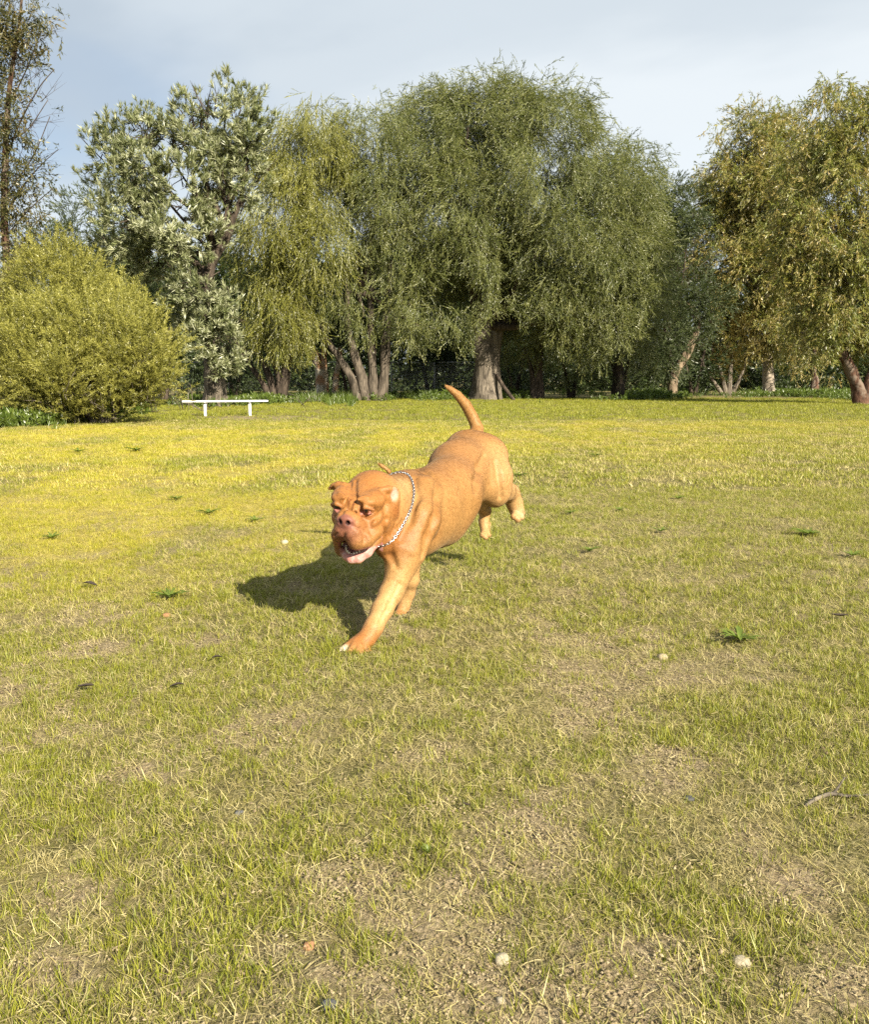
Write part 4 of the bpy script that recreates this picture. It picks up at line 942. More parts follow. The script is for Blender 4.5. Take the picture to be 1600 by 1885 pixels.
    f.path([(q(.000, .072, -.112), .022), (q(.045, .066, -.144), .024), (q(.095, .050, -.173), .022), (q(.128, .026, -.190), .020), (q(.136, 0, -.192), .019), (q(.122, -.026, -.190), .018), (q(.085, -.044, -.178), .020), (q(.03, -.054, -.150), .022)], .012)
    f.ell(q(.055, 0, -.182), M, (.080, .046, .014), .012)
    # ears, folded back
    E1 = Fh * .35 + Uh * .1 - Lh * .1; er = lambda a_, b_, c_: np.stack([v_ / np.linalg.norm(v_) for v_ in (a_, b_, c_)])
    ex = Fh - .0 * Uh; ey = Lh + .45 * Fh; ey = ey / np.linalg.norm(ey); ez = Uh; ex = np.cross(ey, ez); ex /= np.linalg.norm(ex)
    f.path([(q(-.006, .086, .062), .013), (q(-.028, .104, .060), .013), (q(-.048, .115, .046), .012)], .012)
    f.ell(q(-.044, .119, .014), np.stack([ex, ey, ez]), (.036, .013, .054), .008)
    f.ell(q(-.036, .122, -.036), np.stack([ex, ey, ez]), (.024, .012, .038), .008)
    f.ell(q(-.040, .128, .030), np.stack([ex, ey, ez]), (.018, .007, .026), .008, -1)
    f.path([(q(-.012, -.090, .048), .026), (q(-.016, -.112, .051), .020), (q(-.018, -.136, .047), .0135), (q(-.016, -.153, .038), .008)], .012)
    f.cone(q(-.006, -.130, .047), q(-.010, -.144, .038), .007, .005, .006, -1)
    # a fold of loose skin standing up behind the head
    f.path([(A3(P(716, 868, 3.78)), .010), (A3(P(708, 860.5, 3.78)), .0045), (A3(P(702, 857, 3.78)), .004), (A3(P(695, 852, 3.78)), .002)], .014)
    # folds of the face, seen from the front
    groove([(656, 912), (661, 928), (669, 946), (680, 963), (684, 984)], .008, .012, .005)
    groove([(642, 905), (635, 924), (629, 943), (622, 955)], .006, .012, .002)
    groove([(646, 889), (645, 904), (649, 924)], .008, .012, .0055); groove([(655, 886), (653, 905), (658, 926)], .009, .012, .0065); groove([(637, 893), (636, 905), (639, 914)], .005, .012, .002)
    groove([(668, 953), (682, 957), (697, 949), (706, 938)], .005, .016, .001); groove([(664, 972), (672, 990), (670, 1000)], .004, .012, .001)
    groove([(706, 905), (712, 930), (710, 962), (704, 985)], .009, .022, .003)
    groove([(690, 975), (702, 968), (712, 955)], .006, .018, .001)
    groove([(636, 980), (632, 992)], .003, .008, 0); groove([(648, 978), (656, 992)], .003, .008, 0); groove([(644, 966), (662, 974)], .003, .008, 0)
    V, F = f.surf(); V = relax(V, F, 2, .5)
    # fine wrinkles and muscle unevenness
    n0 = np.zeros_like(V); a, b, c = V[F[:, 0]], V[F[:, 1]], V[F[:, 2]]; fn = np.cross(b - a, V[F[:, 3]] - a)
    for k in range(4):
        for ax in range(3): n0[:, ax] += np.bincount(F[:, k], fn[:, ax], len(V))
    n0 /= np.maximum(np.linalg.norm(n0, axis=1, keepdims=True), 1e-9)
    loc = (V - HC) @ M.T; hd = np.linalg.norm(loc / np.array([.2, .16, .2]), axis=1); headw = np.clip(1.25 - hd, 0, 1)
    V = V + n0 * ((fbm(V * np.array([9, 9, 9]), 3, 2) - .5) * .005 * (1 - headw) + (fbm(V * 34, 6, 3) - .5) * .006 * headw + (fbm(V * 55, 8, 2) - .5) * .0012)[:, None]
    # ---- coat: colours by body region
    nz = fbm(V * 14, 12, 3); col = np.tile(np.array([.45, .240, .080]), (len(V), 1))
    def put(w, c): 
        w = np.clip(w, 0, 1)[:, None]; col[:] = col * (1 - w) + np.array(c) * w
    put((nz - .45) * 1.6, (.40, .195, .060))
    back = np.clip((n0[:, 2] - .2) * 1.2, 0, 1) * (1 - headw) * np.clip((V[:, 2] - .42) * 4, 0, 1); put(back * .55, (.35, .145, .045))           # darker on upward faces of the back
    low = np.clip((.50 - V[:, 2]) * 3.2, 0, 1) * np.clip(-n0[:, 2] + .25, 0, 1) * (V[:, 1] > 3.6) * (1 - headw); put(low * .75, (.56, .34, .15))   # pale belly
    hq = np.clip((V[:, 0] - .12) * 8, 0, 1) * np.clip((V[:, 1] - 4.2) * 5, 0, 1) * np.clip((.80 - V[:, 2]) * 6, 0, 1); put(hq * .8, (.62, .38, .165))   # thighs paler on the sun side: sunlight painted in
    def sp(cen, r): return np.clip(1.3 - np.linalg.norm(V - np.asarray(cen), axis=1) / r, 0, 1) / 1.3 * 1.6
    leg = np.clip((.40 - V[:, 2]) * 5, 0, 1) * (V[:, 1] < 4.1) * (1 - headw); put(leg * .85, (.64, .39, .165)); put(sp(P(666, 1188, 3.39), .10) * .95, (.42, .165, .045)); put(sp(P(632, 1197, 3.34), .026), (.80, .70, .55))  # forelegs made paler as if sunlit; paw and white toe are markings
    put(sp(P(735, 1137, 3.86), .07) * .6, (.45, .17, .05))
    put(sp(P(714, 1012, 3.56), .05) * .4, (.30, .10, .025))  # armpit shade painted into the coat
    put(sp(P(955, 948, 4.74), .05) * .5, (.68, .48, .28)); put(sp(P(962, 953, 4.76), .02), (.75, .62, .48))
    put(sp(P(738, 915, 3.62), .12) * .9, (.64, .42, .18)); put(sp(P(770, 960, 3.66), .13) * .7, (.38, .165, .045)); put(sp(P(725, 1000, 3.55), .09) * .6, (.30, .11, .026)); put(sp(P(850, 850, 4.2), .22) * .5, (.40, .20, .075))  # sunlit neck painted paler, shaded forechest darker; shoulder and back darker too
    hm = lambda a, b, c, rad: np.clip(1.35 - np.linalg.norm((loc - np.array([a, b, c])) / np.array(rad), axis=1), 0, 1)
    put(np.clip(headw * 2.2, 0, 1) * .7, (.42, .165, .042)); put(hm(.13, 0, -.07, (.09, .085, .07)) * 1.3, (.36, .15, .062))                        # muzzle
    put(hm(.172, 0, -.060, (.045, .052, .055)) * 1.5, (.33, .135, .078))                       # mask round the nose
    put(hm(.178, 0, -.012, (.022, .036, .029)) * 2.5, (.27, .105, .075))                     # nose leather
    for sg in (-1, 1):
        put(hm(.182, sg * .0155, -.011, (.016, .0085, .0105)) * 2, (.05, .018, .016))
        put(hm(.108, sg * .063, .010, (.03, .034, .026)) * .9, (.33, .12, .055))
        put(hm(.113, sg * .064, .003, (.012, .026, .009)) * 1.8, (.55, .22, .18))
    for off in (-.009, .011): put(hm(.112, off, .050, (.026, .004, .040)) * 1.5, (.22, .075, .02))  # shade in the forehead furrows painted dark
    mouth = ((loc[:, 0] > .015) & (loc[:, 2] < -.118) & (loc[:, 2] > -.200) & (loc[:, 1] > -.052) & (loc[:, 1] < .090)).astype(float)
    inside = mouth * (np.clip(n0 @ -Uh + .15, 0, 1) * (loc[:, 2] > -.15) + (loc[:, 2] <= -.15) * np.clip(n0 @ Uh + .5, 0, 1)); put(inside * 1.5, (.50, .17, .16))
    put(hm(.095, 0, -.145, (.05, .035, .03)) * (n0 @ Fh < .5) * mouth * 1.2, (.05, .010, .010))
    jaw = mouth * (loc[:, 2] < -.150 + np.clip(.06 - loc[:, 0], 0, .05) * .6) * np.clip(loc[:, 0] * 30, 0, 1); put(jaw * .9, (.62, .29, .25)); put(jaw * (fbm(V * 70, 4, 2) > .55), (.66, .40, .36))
    put(hm(.120, -.060, -.160, (.03, .018, .045)) * 1.0, (.25, .11, .06)); put(hm(-.040, .124, .034, (.020, .016, .026)) * 1.6, (.74, .52, .42))  # darker hanging lip; sun highlight painted on the pink inner ear
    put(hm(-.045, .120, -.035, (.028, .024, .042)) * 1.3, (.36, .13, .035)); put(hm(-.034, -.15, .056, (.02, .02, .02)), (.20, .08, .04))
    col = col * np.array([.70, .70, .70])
    base = np.array([0.05, 4.05, 0.0])
    dog = empty('dog', base, 'large tan mastiff running across the grass with open mouth and raised tail', 'dog')
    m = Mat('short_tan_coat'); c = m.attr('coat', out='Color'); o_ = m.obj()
    hair = m.noise(m.mapped(o_, (1, .35, .5)), 210, 3, .6, .6); mott = m.noise(m.mapped(m.n('ShaderNodeMapping', {'Vector': o_, 'Rotation': (0, 0, R(-28.6))}).outputs[0], (1, .3, .6)), 60, 4, .7, .4)
    c = m.mix(m.ramp(hair, [(.35, (.25,) * 3), (.65, (0, 0, 0))]), c, m.mix(1.0, c, (.62, .52, .42), 'MULTIPLY')); c = m.mix(m.ramp(mott, [(.38, (.3,) * 3), (.62, (0, 0, 0))]), c, m.mix(1.0, c, (.72, .66, .58), 'MULTIPLY'))
    pb = m.princ(c, .5, .25, m.bump(m.math('ADD', hair, m.math('MULTIPLY', mott, .8)), .35, .004), **{'Sheen Weight': .08, 'Sheen Roughness': .4, 'Sheen Tint': (1, .8, .55)})
    mat = m.done(pb)
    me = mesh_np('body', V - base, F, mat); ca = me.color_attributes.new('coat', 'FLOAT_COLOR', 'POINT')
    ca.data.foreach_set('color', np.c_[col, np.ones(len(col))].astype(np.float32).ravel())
    body = bpy.data.objects.new('body', me); COL.objects.link(body); body.parent = dog
    # ---- short hair lying along the body, in small locks
    g = np.random.default_rng(4); tri = V[F[:, 0]]; e1_ = V[F[:, 1]] - tri; e2_ = V[F[:, 3]] - tri; ar = np.linalg.norm(np.cross(e1_, e2_), axis=1); NH = 120000
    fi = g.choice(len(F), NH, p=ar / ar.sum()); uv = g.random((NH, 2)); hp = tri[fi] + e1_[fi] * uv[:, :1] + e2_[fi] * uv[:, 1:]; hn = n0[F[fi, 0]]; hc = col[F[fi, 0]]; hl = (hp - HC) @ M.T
    bald = (np.linalg.norm((hl - np.array([.178, 0, -.012])) / np.array([.03, .042, .036]), axis=1) < 1) | ((hl[:, 0] > -.01) & (hl[:, 2] < -.105) & (np.abs(hl[:, 1]) < .10) & (hl[:, 2] > -.21) & (hc[:, 2] > .05)) | (np.linalg.norm((np.abs(hl) * np.array([1, 1, 0]) + hl * np.array([0, 0, 1]) - np.array([.11, .064, .010])) / np.array([.035, .034, .021]), axis=1) < 1) | (hp[:, 2] < .006)
    hp, hn, hc, hl = hp[~bald], hn[~bald], hc[~bald], hl[~bald]; n_ = len(hp)
    flow = -H + np.array([0, 0, -.55]) + g.normal(0, .16, (n_, 3)); low_ = hp[:, 2] < .34; flow[low_] = flow[low_] * .4 + np.array([0, 0, -1.0]); tl = (hp[:, 2] > .80) & (hp[:, 1] > 4.55); flow[tl] = np.array([-.35, -.1, .9])
    hd_ = np.linalg.norm(hl / np.array([.2, .16, .2]), axis=1) < 1; flow[hd_] = -Fh * .8 + hn[hd_] * .1 + np.array([0, 0, -.5]) + g.normal(0, .2, (int(hd_.sum()), 3))
    flow -= hn * (flow * hn).sum(1, keepdims=True); flow /= np.maximum(np.linalg.norm(flow, axis=1, keepdims=True), 1e-6)
    Z_ = flow + hn * g.uniform(.01, .10, (n_, 1)); Z_ /= np.linalg.norm(Z_, axis=1, keepdims=True); X_ = np.cross(hn, Z_); X_ /= np.maximum(np.linalg.norm(X_, axis=1, keepdims=True), 1e-6); Y_ = np.cross(Z_, X_)
    qs = np.array([tuple(Matrix(((a[0], b[0], c_[0]), (a[1], b[1], c_[1]), (a[2], b[2], c_[2]))).to_quaternion()) for a, b, c_ in zip(X_, Y_, Z_)])
    hm_ = Mat('coat_hair'); hcol = hm_.attr('tint', 'INSTANCER', 'Color'); hcol = hm_.mix(1.0, hcol, hm_.ramp(hm_.math('ADD', hm_.math('MULTIPLY', hm_.attr('leaf'), .5), hm_.math('MULTIPLY', hm_.rnd(), .5)), [(.1, (.94, .92, .88)), (.5, (1.04, 1.04, 1.04)), (.9, (1.14, 1.16, 1.18))]), 'MULTIPLY')
    hair_m = hm_.done(hm_.princ(hcol, .5, .28)); locks = []; rg = random.Random(9)
    for _ in range(4):
        Vh, Fh_, lf_ = [], [], []
        for _ in range(8):
            x, y, L_, w_ = rg.uniform(-.004, .004), rg.uniform(-.0006, .0006), rg.uniform(.0045, .0085), rg.uniform(.0004, .0007); sx = rg.uniform(-.15, .15); b = len(Vh); z0 = rg.uniform(-.005, .004)
            for t in (0, .55, 1): Vh += [(x + sx * L_ * t - w_ * (1 - t) / 2, y - .0016 * t * t, z0 + L_ * t), (x + sx * L_ * t + w_ * (1 - t) / 2 + 1e-5, y - .0016 * t * t, z0 + L_ * t)]
            Fh_ += [(b, b + 1, b + 3, b + 2), (b + 2, b + 3, b + 5, b + 4)]; lf_ += [rg.random()] * 6
        locks.append(source('hair_lock', Vh, Fh_, hair_m, lf_))
    ho = scatter('hair', hp + hn * .0004, qs, g.uniform(.8, 1.25, n_) * np.where(hd_, .72, 1), g.integers(0, 4, n_), locks, dog)
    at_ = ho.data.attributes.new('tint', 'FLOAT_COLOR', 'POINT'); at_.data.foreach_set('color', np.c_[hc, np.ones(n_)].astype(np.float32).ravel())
    print('dog faces', len(F), 'hair', n_)
    # eyes, teeth, tongue
    def add(name, V_, F_, mt, smooth=True):
        return link(name, mesh_from(name, [Vector(v) for v in V_], F_, mt, smooth), dog)
    def ball(cen, rad, ax=None, nu=12, nv=8):
        ax = np.eye(3) if ax is None else ax; Vv = []; Ff = []
        for i in range(nv + 1):
            for j in range(nu):
                th = math.pi * i / nv; a = 2 * math.pi * j / nu; d = np.array([math.cos(th), math.sin(th) * math.cos(a), math.sin(th) * math.sin(a)]) * rad; Vv.append(np.asarray(cen) + d @ ax)
        for i in range(nv):
            for j in range(nu): Ff.append((i * nu + j, i * nu + (j + 1) % nu, (i + 1) * nu + (j + 1) % nu, (i + 1) * nu + j))
        return Vv, Ff
    em = Mat('eye'); ee = em.attr('leaf'); eye_m = em.done(em.princ(em.ramp(ee, [(.0, (.42, .23, .19)), (.34, (.40, .20, .16)), (.42, (.13, .045, .015)), (.70, (.085, .028, .01)), (.80, (.006, .004, .003))]), .08, .6))
    for sg in (-1, 1):
        cen = q(.0945, sg * .064, .0150); Ax = M if sg > 0 else M; v_, f_ = ball(cen, np.array([.0195] * 3), M, 20, 14)
        look = np.array([1, -.12, .12]); look /= np.linalg.norm(look); lf = [float(np.clip(((np.asarray(p) - cen) / .0195 @ M.T) @ look, 0, 1)) ** 2.2 for p in v_]
        e = link('eye', mesh_from('eye', [Vector(p) for p in v_], f_, eye_m, True, {'leaf': lf}), dog)
    tooth = simple_mat('tooth', (.74, .66, .52), .35, .5, .15, 60); gum = simple_mat('tongue', (.56, .22, .20), .3, .6, .3, 90)
    ts = []
    for i in range(11):
        a = (i - 5) / 5 * 1.35; p = q(.088 + .046 * math.cos(a), .040 * math.sin(a), -.176 + .014 * abs(math.sin(a))); h = .014 if i in (2, 8) else .008
        ts.append(tube([p, p + Uh * h], [.0052, .0026 if h > .01 else .0042], 6))
    v_, f_ = join(ts); add('teeth', v_, f_, tooth)
    v_, f_ = ball(q(.055, .010, -.150), np.array([.065, .027, .013]), M, 14, 12); add('tongue', v_, f_, gum)
    # ---- chain collar, lying round the neck
    seen = []
    for (u, v) in [(747, 873), (760, 902), (757.5, 933), (739, 969), (720, 991), (702, 1007)]:
        d = 3.1
        while d < 4.2:
            p = A3(P(u, v, d)); i = np.clip(np.round((p - f.lo) / f.h).astype(int), 0, f.n - 1)
            if f.D[tuple(i)] < 0: break
            d += .003
        seen.append(p)
    seen = np.array(seen); mid = seen.mean(0); nrm = np.linalg.svd(seen - mid)[2][2]; nrm = nrm if nrm @ H > 0 else -nrm
    cc = A3(P(716, 940, 3.70)); cc = cc - nrm * ((cc - mid) @ nrm); print('collar', seen.round(3).tolist(), nrm.round(2))
    e1 = np.cross(nrm, UP); e1 /= np.linalg.norm(e1); e2 = np.cross(e1, nrm); ring = []; nn = 110
    def sdf(p): 
        g_ = (p - f.lo) / f.h; i = np.clip(np.round(g_).astype(int), 0, f.n - 1); return f.D[tuple(i)]
    for k in range(nn):
        a = 2 * math.pi * k / nn; d = e1 * math.cos(a) + e2 * math.sin(a); r = .05
        while r < .24 and sdf(cc + d * r) < 0: r += .002
        ring.append(r)
    ring = np.array(ring); 
    for _ in range(6): ring = (np.roll(ring, 1) + ring + np.roll(ring, -1)) / 3
    path = [cc + (e1 * math.cos(2 * math.pi * k / nn) + e2 * math.sin(2 * math.pi * k / nn)) * (ring[k] + .004) for k in range(nn)]
    chain_m = simple_mat('steel_chain', (.52, .52, .53), .30, .5, .2, 40, 0, 1.0); parts = []
    seg = np.array([np.linalg.norm(path[(k + 1) % nn] - path[k]) for k in range(nn)]); cum = np.r_[0, np.cumsum(seg)]; total = cum[-1]; nl = int(total / .0098); Lk = .0155
    pp = np.array(path + [path[0]])
    for i in range(nl):
        sq = i / nl * total; p = np.array([np.interp(sq, cum, pp[:, ax]) for ax in range(3)]); p2 = np.array([np.interp((sq + .004) % total, cum, pp[:, ax]) for ax in range(3)])
        t = p2 - p; t /= np.linalg.norm(t); o = p - cc; o -= t * (o @ t); o /= np.linalg.norm(o); s_ = np.cross(t, o); ang = .75 if i % 2 else -.75; w = o * math.sin(ang) + s_ * math.cos(ang); b = np.cross(t, w)
        lp = []
        for j in range(10):
            a = 2 * math.pi * j / 10; lp.append(p + t * (math.cos(a) * Lk * .5) + w * (math.sin(a) * .0047))
        Vv = []; Ff = []
        for j in range(10):
            tj = lp[(j + 1) % 10] - lp[j - 1]; tj /= np.linalg.norm(tj); rad = np.cross(tj, b)
            for k in range(5): a = 2 * math.pi * k / 5; Vv.append(lp[j] + (b * math.cos(a) + rad * math.sin(a)) * .0017)
        for j in range(10):
            for k in range(5): Ff.append((j * 5 + k, j * 5 + (k + 1) % 5, ((j + 1) % 10) * 5 + (k + 1) % 5, ((j + 1) % 10) * 5 + k))
        parts.append((Vv, Ff))
    v_, f_ = join(parts); o = add('chain_collar', v_, f_, chain_m); o['label'] = 'silver chain collar round the neck'
build_dog()
# ------------------------------------------------------------------ bench
def bench():
    A = G(378, 766); B = G(463, 763); a = A; b = Vector((G(462, 762).x * 1.0, A.y + .35, 0)); b.x = (462 - 800) / 1600 * b.y * 1.0
    ax = (b - a).normalized(); sd = Vector((-ax.y, ax.x, 0)); mid = (a + b) / 2; mid.z = 0; ht = .415
    root = empty('bench', (mid.x, mid.y, 0), 'low white backless bench on bare sandy ground before the trees', 'bench')
    white = simple_mat('white_painted_metal', (.80, .80, .80), .35, .5, .25, 9, .1); dark = simple_mat('dark_plastic', (.03, .03, .03), .5); grey = simple_mat('galvanised_metal', (.50, .51, .52), .4, .5, .3, 20, 0, .6)
    L = 2.36; M = Matrix.Rotation(math.atan2(ax.y, ax.x), 3, 'Z'); off = ax * -.06
    for k in (-1, 1):
        V, F = box(mid + off + sd * (k * .066) + Vector((0, 0, ht)), L, .125, .045, M, .008); link('seat_plank', mesh_from('seat_plank', V, F, white), root)
    for e in (-1, 1):
        V, F = box(mid + off + ax * (e * (L / 2 + .012)) + Vector((0, 0, ht)), .022, .262, .05, M, .006); link('end_cap', mesh_from('end_cap', V, F, dark if e < 0 else grey), root)
    for p in (a, b):
        q = Vector((p.x, p.y, (ht - .03) / 2 - .03)); V, F = box(q, .075, .075, ht + .01, M, .008); link('leg', mesh_from('leg', V, F, white), root)
        V, F = box(Vector((p.x, p.y, ht - .031)), .06, .24, .014, M, .003); link('bracket', mesh_from('bracket', V, F, grey), root)
bench()

# ------------------------------------------------------------------ fence behind the trees
def fence():
    Y = 48; root = empty('chain_link_fence', (P(600, 700, Y).x, Y, 0), 'grey chain link fence with thin top rail behind the tree trunks', 'fence')
    steel = simple_mat('fence_steel', (.36, .37, .38), .45, .5, .3, 8, 0, .5); H_ = 1.9; xs = []
    x0 = P(300, 700, Y).x; x1 = P(880, 700, Y).x; u = [P(a, 700, Y).x for a in (321, 421, 521, 601, 721, 800, 880)]
    for x in u:
        V, F = tube([(x, Y, -.1), (x, Y, H_ * .5), (x, Y, H_ + .03)], [.032] * 3, 8); link('post', mesh_from('post', V, F, steel, True), root)
    for z in (H_, .08):
        for a, b in zip(u[:-1], u[1:]):
            V, F = tube([(a + .03, Y, z), (b - .03, Y, z)], [.024 if z > 1 else .012] * 2, 8); link('rail', mesh_from('rail', V, F, steel, True), root)
    parts = []; w = .0035; st = .11; x = u[0] - H_
    while x < u[-1]:
        for s in (1, -1):
            a = x if s > 0 else x + H_; b = a + s * (H_ - .1); parts.append(([Vector((a - w, Y - .03 + .002 * s, .08)), Vector((a + w, Y - .03 + .002 * s, .08)), Vector((b + w, Y - .03 + .002 * s, H_)), Vector((b - w, Y - .03 + .002 * s, H_))], [(0, 1, 2, 3)]))
        x += st
    V, F = join(parts); o = link('wire_mesh', mesh_from('wire_mesh', V, F, steel), root); o['kind'] = 'stuff'
fence()

# ------------------------------------------------------------------ brush by the bench
def dead_twigs(u, v, n, ln, seed, label):
    g = random.Random(seed); p0 = G(u, v); parts = []
    for _ in range(n):
        a = p0 + Vector((g.uniform(-.5, .5), g.uniform(-.3, .3), .02)); d = Vector((g.uniform(-1, 1), g.uniform(-.5, .5), g.uniform(.1, .8))).normalized()
        m = a + d * ln * .5 + Vector((0, 0, .1)); e = a + d * ln + Vector((0, 0, -.06)); parts.append(tube([a, m, e], [.012, .008, .003], 5, .1, g.randint(0, 999)))
        for _ in range(2):
            q = m + (e - m) * g.random(); parts.append(tube([q, q + (d + rvec(g) * .9) * ln * .3], [.006, .002], 4))
    V, F = join(parts); o = link('twig_pile', mesh_from('twig_pile', V, F, B_GREY, True), None, p0); tag(o, label, 'twigs', None)
dead_twigs(360, 757, 14, 1.0, 5, 'bare grey twigs lying behind the left end of the bench')
dead_twigs(560, 748, 5, .8, 6, 'few pale fallen twigs in the shade below the weeping tree')

# ------------------------------------------------------------------ stones, leaves and sticks lying in the grass
def stone(u, v, w, h, col, seed, label, name='stone', cat='stone'):
    p = G(u, v); s = p.y / 1600 * w / 2; g = np.random.default_rng(seed); V = []; F = []; nu, nv = 14, 9
    sc = np.array([s, s * g.uniform(.7, 1), s * h])
    for i in range(nv + 1):
        for j in range(nu):
            th = math.pi * i / nv; a = 2 * math.pi * j / nu; V.append([math.sin(th) * math.cos(a), math.sin(th) * math.sin(a), math.cos(th)])
    V = np.array(V); k = .55 + .9 * fbm(V * 1.2 + seed * 3.1, seed, 3); V = V * k[:, None]; V = np.sign(V) * np.abs(V) ** .85 * sc
    for i in range(nv):
        for j in range(nu): F.append((i * nu + j, i * nu + (j + 1) % nu, (i + 1) * nu + (j + 1) % nu, (i + 1) * nu + j))
    z = gzs(p.x, p.y); V = V + np.array([p.x, p.y, z + sc[2] * .3])
    m = Mat(name + '_surface'); nz = m.noise(m.pos(), 160, 5, .65); mat = m.done(m.princ(m.ramp(nz, [(.3, tuple(c * .6 for c in col)), (.6, col), (.75, tuple(min(.9, c * 1.25) for c in col))]), .85, .2, m.bump(nz, .8, .003)))
    o = link(name, mesh_from(name, [Vector(q) for q in V], F, mat, True), None, (p.x, p.y, z)); tag(o, label, cat)
stone(924, 1766, 33, .75, (.33, .285, .20), 1, 'pale cream stone nearest the front edge, near the middle')
stone(1366, 1776, 36, .6, (.36, .31, .22), 2, 'pale cream stone at the lower right beside a sandy patch')
stone(605, 1858, 34, .7, (.09, .09, .095), 3, 'dark grey stone at the bottom edge')
stone(568, 1742, 24, .7, (.30, .165, .085), 4, 'orange brown pebble in bare sand at the lower left of the cream stone')
stone(1220, 1207, 22, .7, (.33, .27, .17), 5, 'small pale pebble to the right of the dog on the lawn')
stone(524, 1002, 14, .8, (.40, .35, .25), 6, 'small pale pebble in the yellow grass left of the dog')
stone(1268, 1476, 20, .5, (.07, .07, .075), 7, 'small black pebble on sand at right')
stone(922, 1840, 20, .6, (.31, .27, .20), 8, 'small pale pebble below the cream stone at the bottom edge')
stone(307, 1136, 16, .6, (.30, .16, .08), 9, 'small orange pebble left of the dog beyond its shadow')
stone(440, 1490, 17, .5, (.13, .13, .13), 10, 'small dark grey pebble on sand left of centre')

def dry_leaf(u, v, w, seed, label, curl=.5):
    p = G(u, v); s = p.y / 1600 * w * .85; g = random.Random(seed); V = []; F = []; n = 7; az = g.uniform(-.5, .5)
    z0 = gzs(p.x, p.y) + .028
    for lay in (0, 1):
        for i in range(n + 1):
            t = i / n; wd = math.sin(math.pi * (.06 + .9 * t)) ** .8 * s * .2
            for k in (-1, 0, 1):
                x = (t - .5) * s; y = k * wd + math.sin(t * 3 + seed) * s * .06; z = abs(k) * wd * curl + math.sin(t * 4 + seed) * s * .05 - lay * .0012
                V.append(Vector((p.x + x * math.cos(az) - y * math.sin(az), p.y + x * math.sin(az) + y * math.cos(az), z0 + z)))
    h = (n + 1) * 3
    for lay in (0, 1):
        for i in range(n):
            for k in range(2):
                a = lay * h + i * 3 + k; q = (a, a + 3, a + 4, a + 1); F.append(q if lay else q[::-1])
    o = link('fallen_leaf', mesh_from('fallen_leaf', V, F, LEAF_M, True), None, (p.x, p.y, z0)); tag(o, label, 'leaf', 'dark dry leaves lying in the grass')
LEAF_M = simple_mat('dry_leaf_brown', (.055, .04, .03), .7, .3, .5, 90, .4)
for i, (u, v, w, lab) in enumerate([(1546, 1140, 34, 'dark curled dry leaf lying at the right edge of the lawn'), (158, 1272, 40, 'dark dry leaf lying in the grass at far left, lower of two'), (326, 1270, 30, 'dark dry leaf standing in sparse grass left of the dog\'s paw'),
                                    (400, 1222, 24, 'small dark dry leaf close to the dog\'s front paw on its left'), (166, 1084, 36, 'dark dry leaf at the border of the yellow grass at left'), (858, 1500, 18, 'small dark dry leaf in the grass below the middle')]):
    dry_leaf(u, v, w, i + 3, lab)
def stick():
    pts = []
    for (u, v, r) in [(1482, 1496, 2.5), (1500, 1484, 4), (1530, 1473, 3.6), (1560, 1477, 3), (1598, 1474, 2)]:
        p = G(u, v); pts.append((p.x, p.y, gzs(p.x, p.y) + .010, r * p.y / 1600))
    c = curve_pts(pts, 14); parts = [tube([q[:3] for q in c], [q[3] for q in c], 8, .15, 4)]; q = Vector(c[7][:3]); parts.append(tube([q, q + Vector((.05, .05, .02))], [.004, .002], 6, .1, 5))
    V, F = join(parts); o = link('stick', mesh_from('stick', V, F, B_GREY, True), None, pts[0][:3]); tag(o, 'crooked brown stick lying in the grass at the right edge', 'stick')
stick()
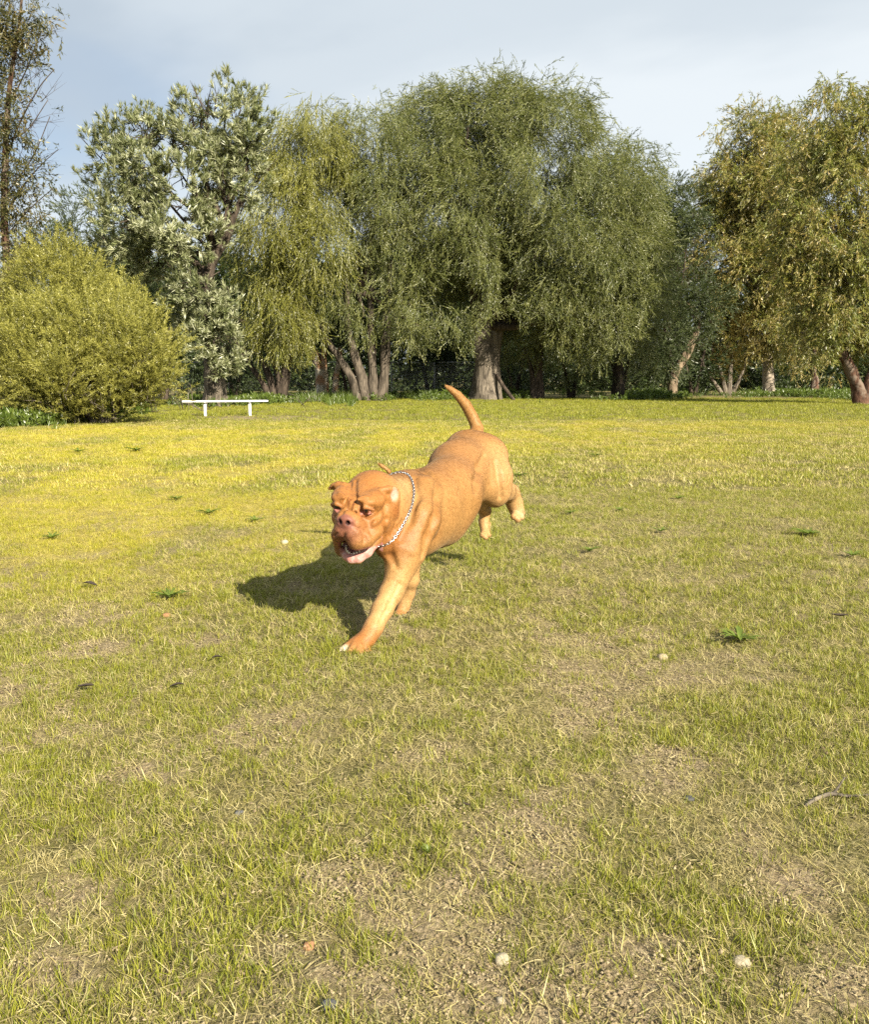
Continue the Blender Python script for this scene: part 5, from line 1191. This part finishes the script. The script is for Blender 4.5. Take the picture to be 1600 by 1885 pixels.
# flat weeds: rosettes of leaves one can pick out
def rosette_weed(u, v, w, seed, label):
    p = G(u, v); s = p.y / 1600 * w / 2; g = random.Random(seed); z0 = gzs(p.x, p.y); root = empty('weed', (p.x, p.y, z0), label, 'weed', 'green weeds growing in the lawn')
    n = g.randint(24, 36)
    for i in range(n):
        a = i * 2.4 + g.uniform(-.3, .3); ln = s * g.uniform(.3, 1.0) ** 1.3; el = g.uniform(.05, .38); wd = ln * g.uniform(.05, .10); V = []; F = []; m = 6; ph = g.random() * 6
        for t in range(m + 1):
            f = t / m; r = ln * f; z = .016 * f + math.sin(el) * ln * (f - .75 * f * f) * 1.6 + .012; ww = wd * (math.sin(math.pi * min(1, .08 + f * .9)) ** .7) * (1 + .35 * math.sin(f * 16 + ph))
            for k in (-1, 0, 1):
                V.append(Vector((p.x + math.cos(a) * r - math.sin(a) * ww * k, p.y + math.sin(a) * r + math.cos(a) * ww * k, z0 + z + abs(k) * ww * .35)))
        for t in range(m):
            for k in range(2): q = t * 3 + k; F.append((q, q + 1, q + 4, q + 3))
        me = mesh_from('leaf', V, F, M_LAWN, True, {'leaf': [g.random()] * len(V)}); link('leaf', me, root)
for i, (u, v, w, lab) in enumerate([(1490, 986, 82, 'large flat green weed in the grass at right, halfway to the trees'), (1085, 1021, 46, 'flat green weed right of the dog below its belly height'), (1362, 1174, 110, 'broad flat weed in the lawn at right, largest and nearest of the weeds there'),
        (312, 1105, 95, 'broad flat green weed left of the dog\'s shadow'), (1570, 1022, 50, 'flat green weed cut close to the right edge'), (1216, 980, 44, 'flat green weed right of the dog in the olive grass'), (1140, 940, 40, 'small green weed right of the dog\'s hind paw'),
        (1050, 946, 36, 'small green weed just right of the dog\'s hind paw'), (1097, 840, 44, 'green weed in the yellow grass right of the dog\'s rump'), (470, 962, 55, 'green weed in the yellow grass left of the dog\'s head'), (385, 948, 60, 'wide green weed in the yellow grass, further left of the head'),
        (325, 922, 40, 'small green weed in the yellow grass far left of the head'), (95, 990, 60, 'green weed in the yellow grass at far left'), (788, 1578, 40, 'small green weed in the foreground below the dog'), (955, 877, 44, 'green weed right behind the dog\'s thigh'), (145, 832, 50, 'green weed in the yellow field at far left below the shrubs'), (250, 830, 46, 'green weed in the yellow field below the bench'), (1250, 918, 36, 'small green weed at right beyond the one in olive grass')]):
    rosette_weed(u, v, w, i + 40, lab)
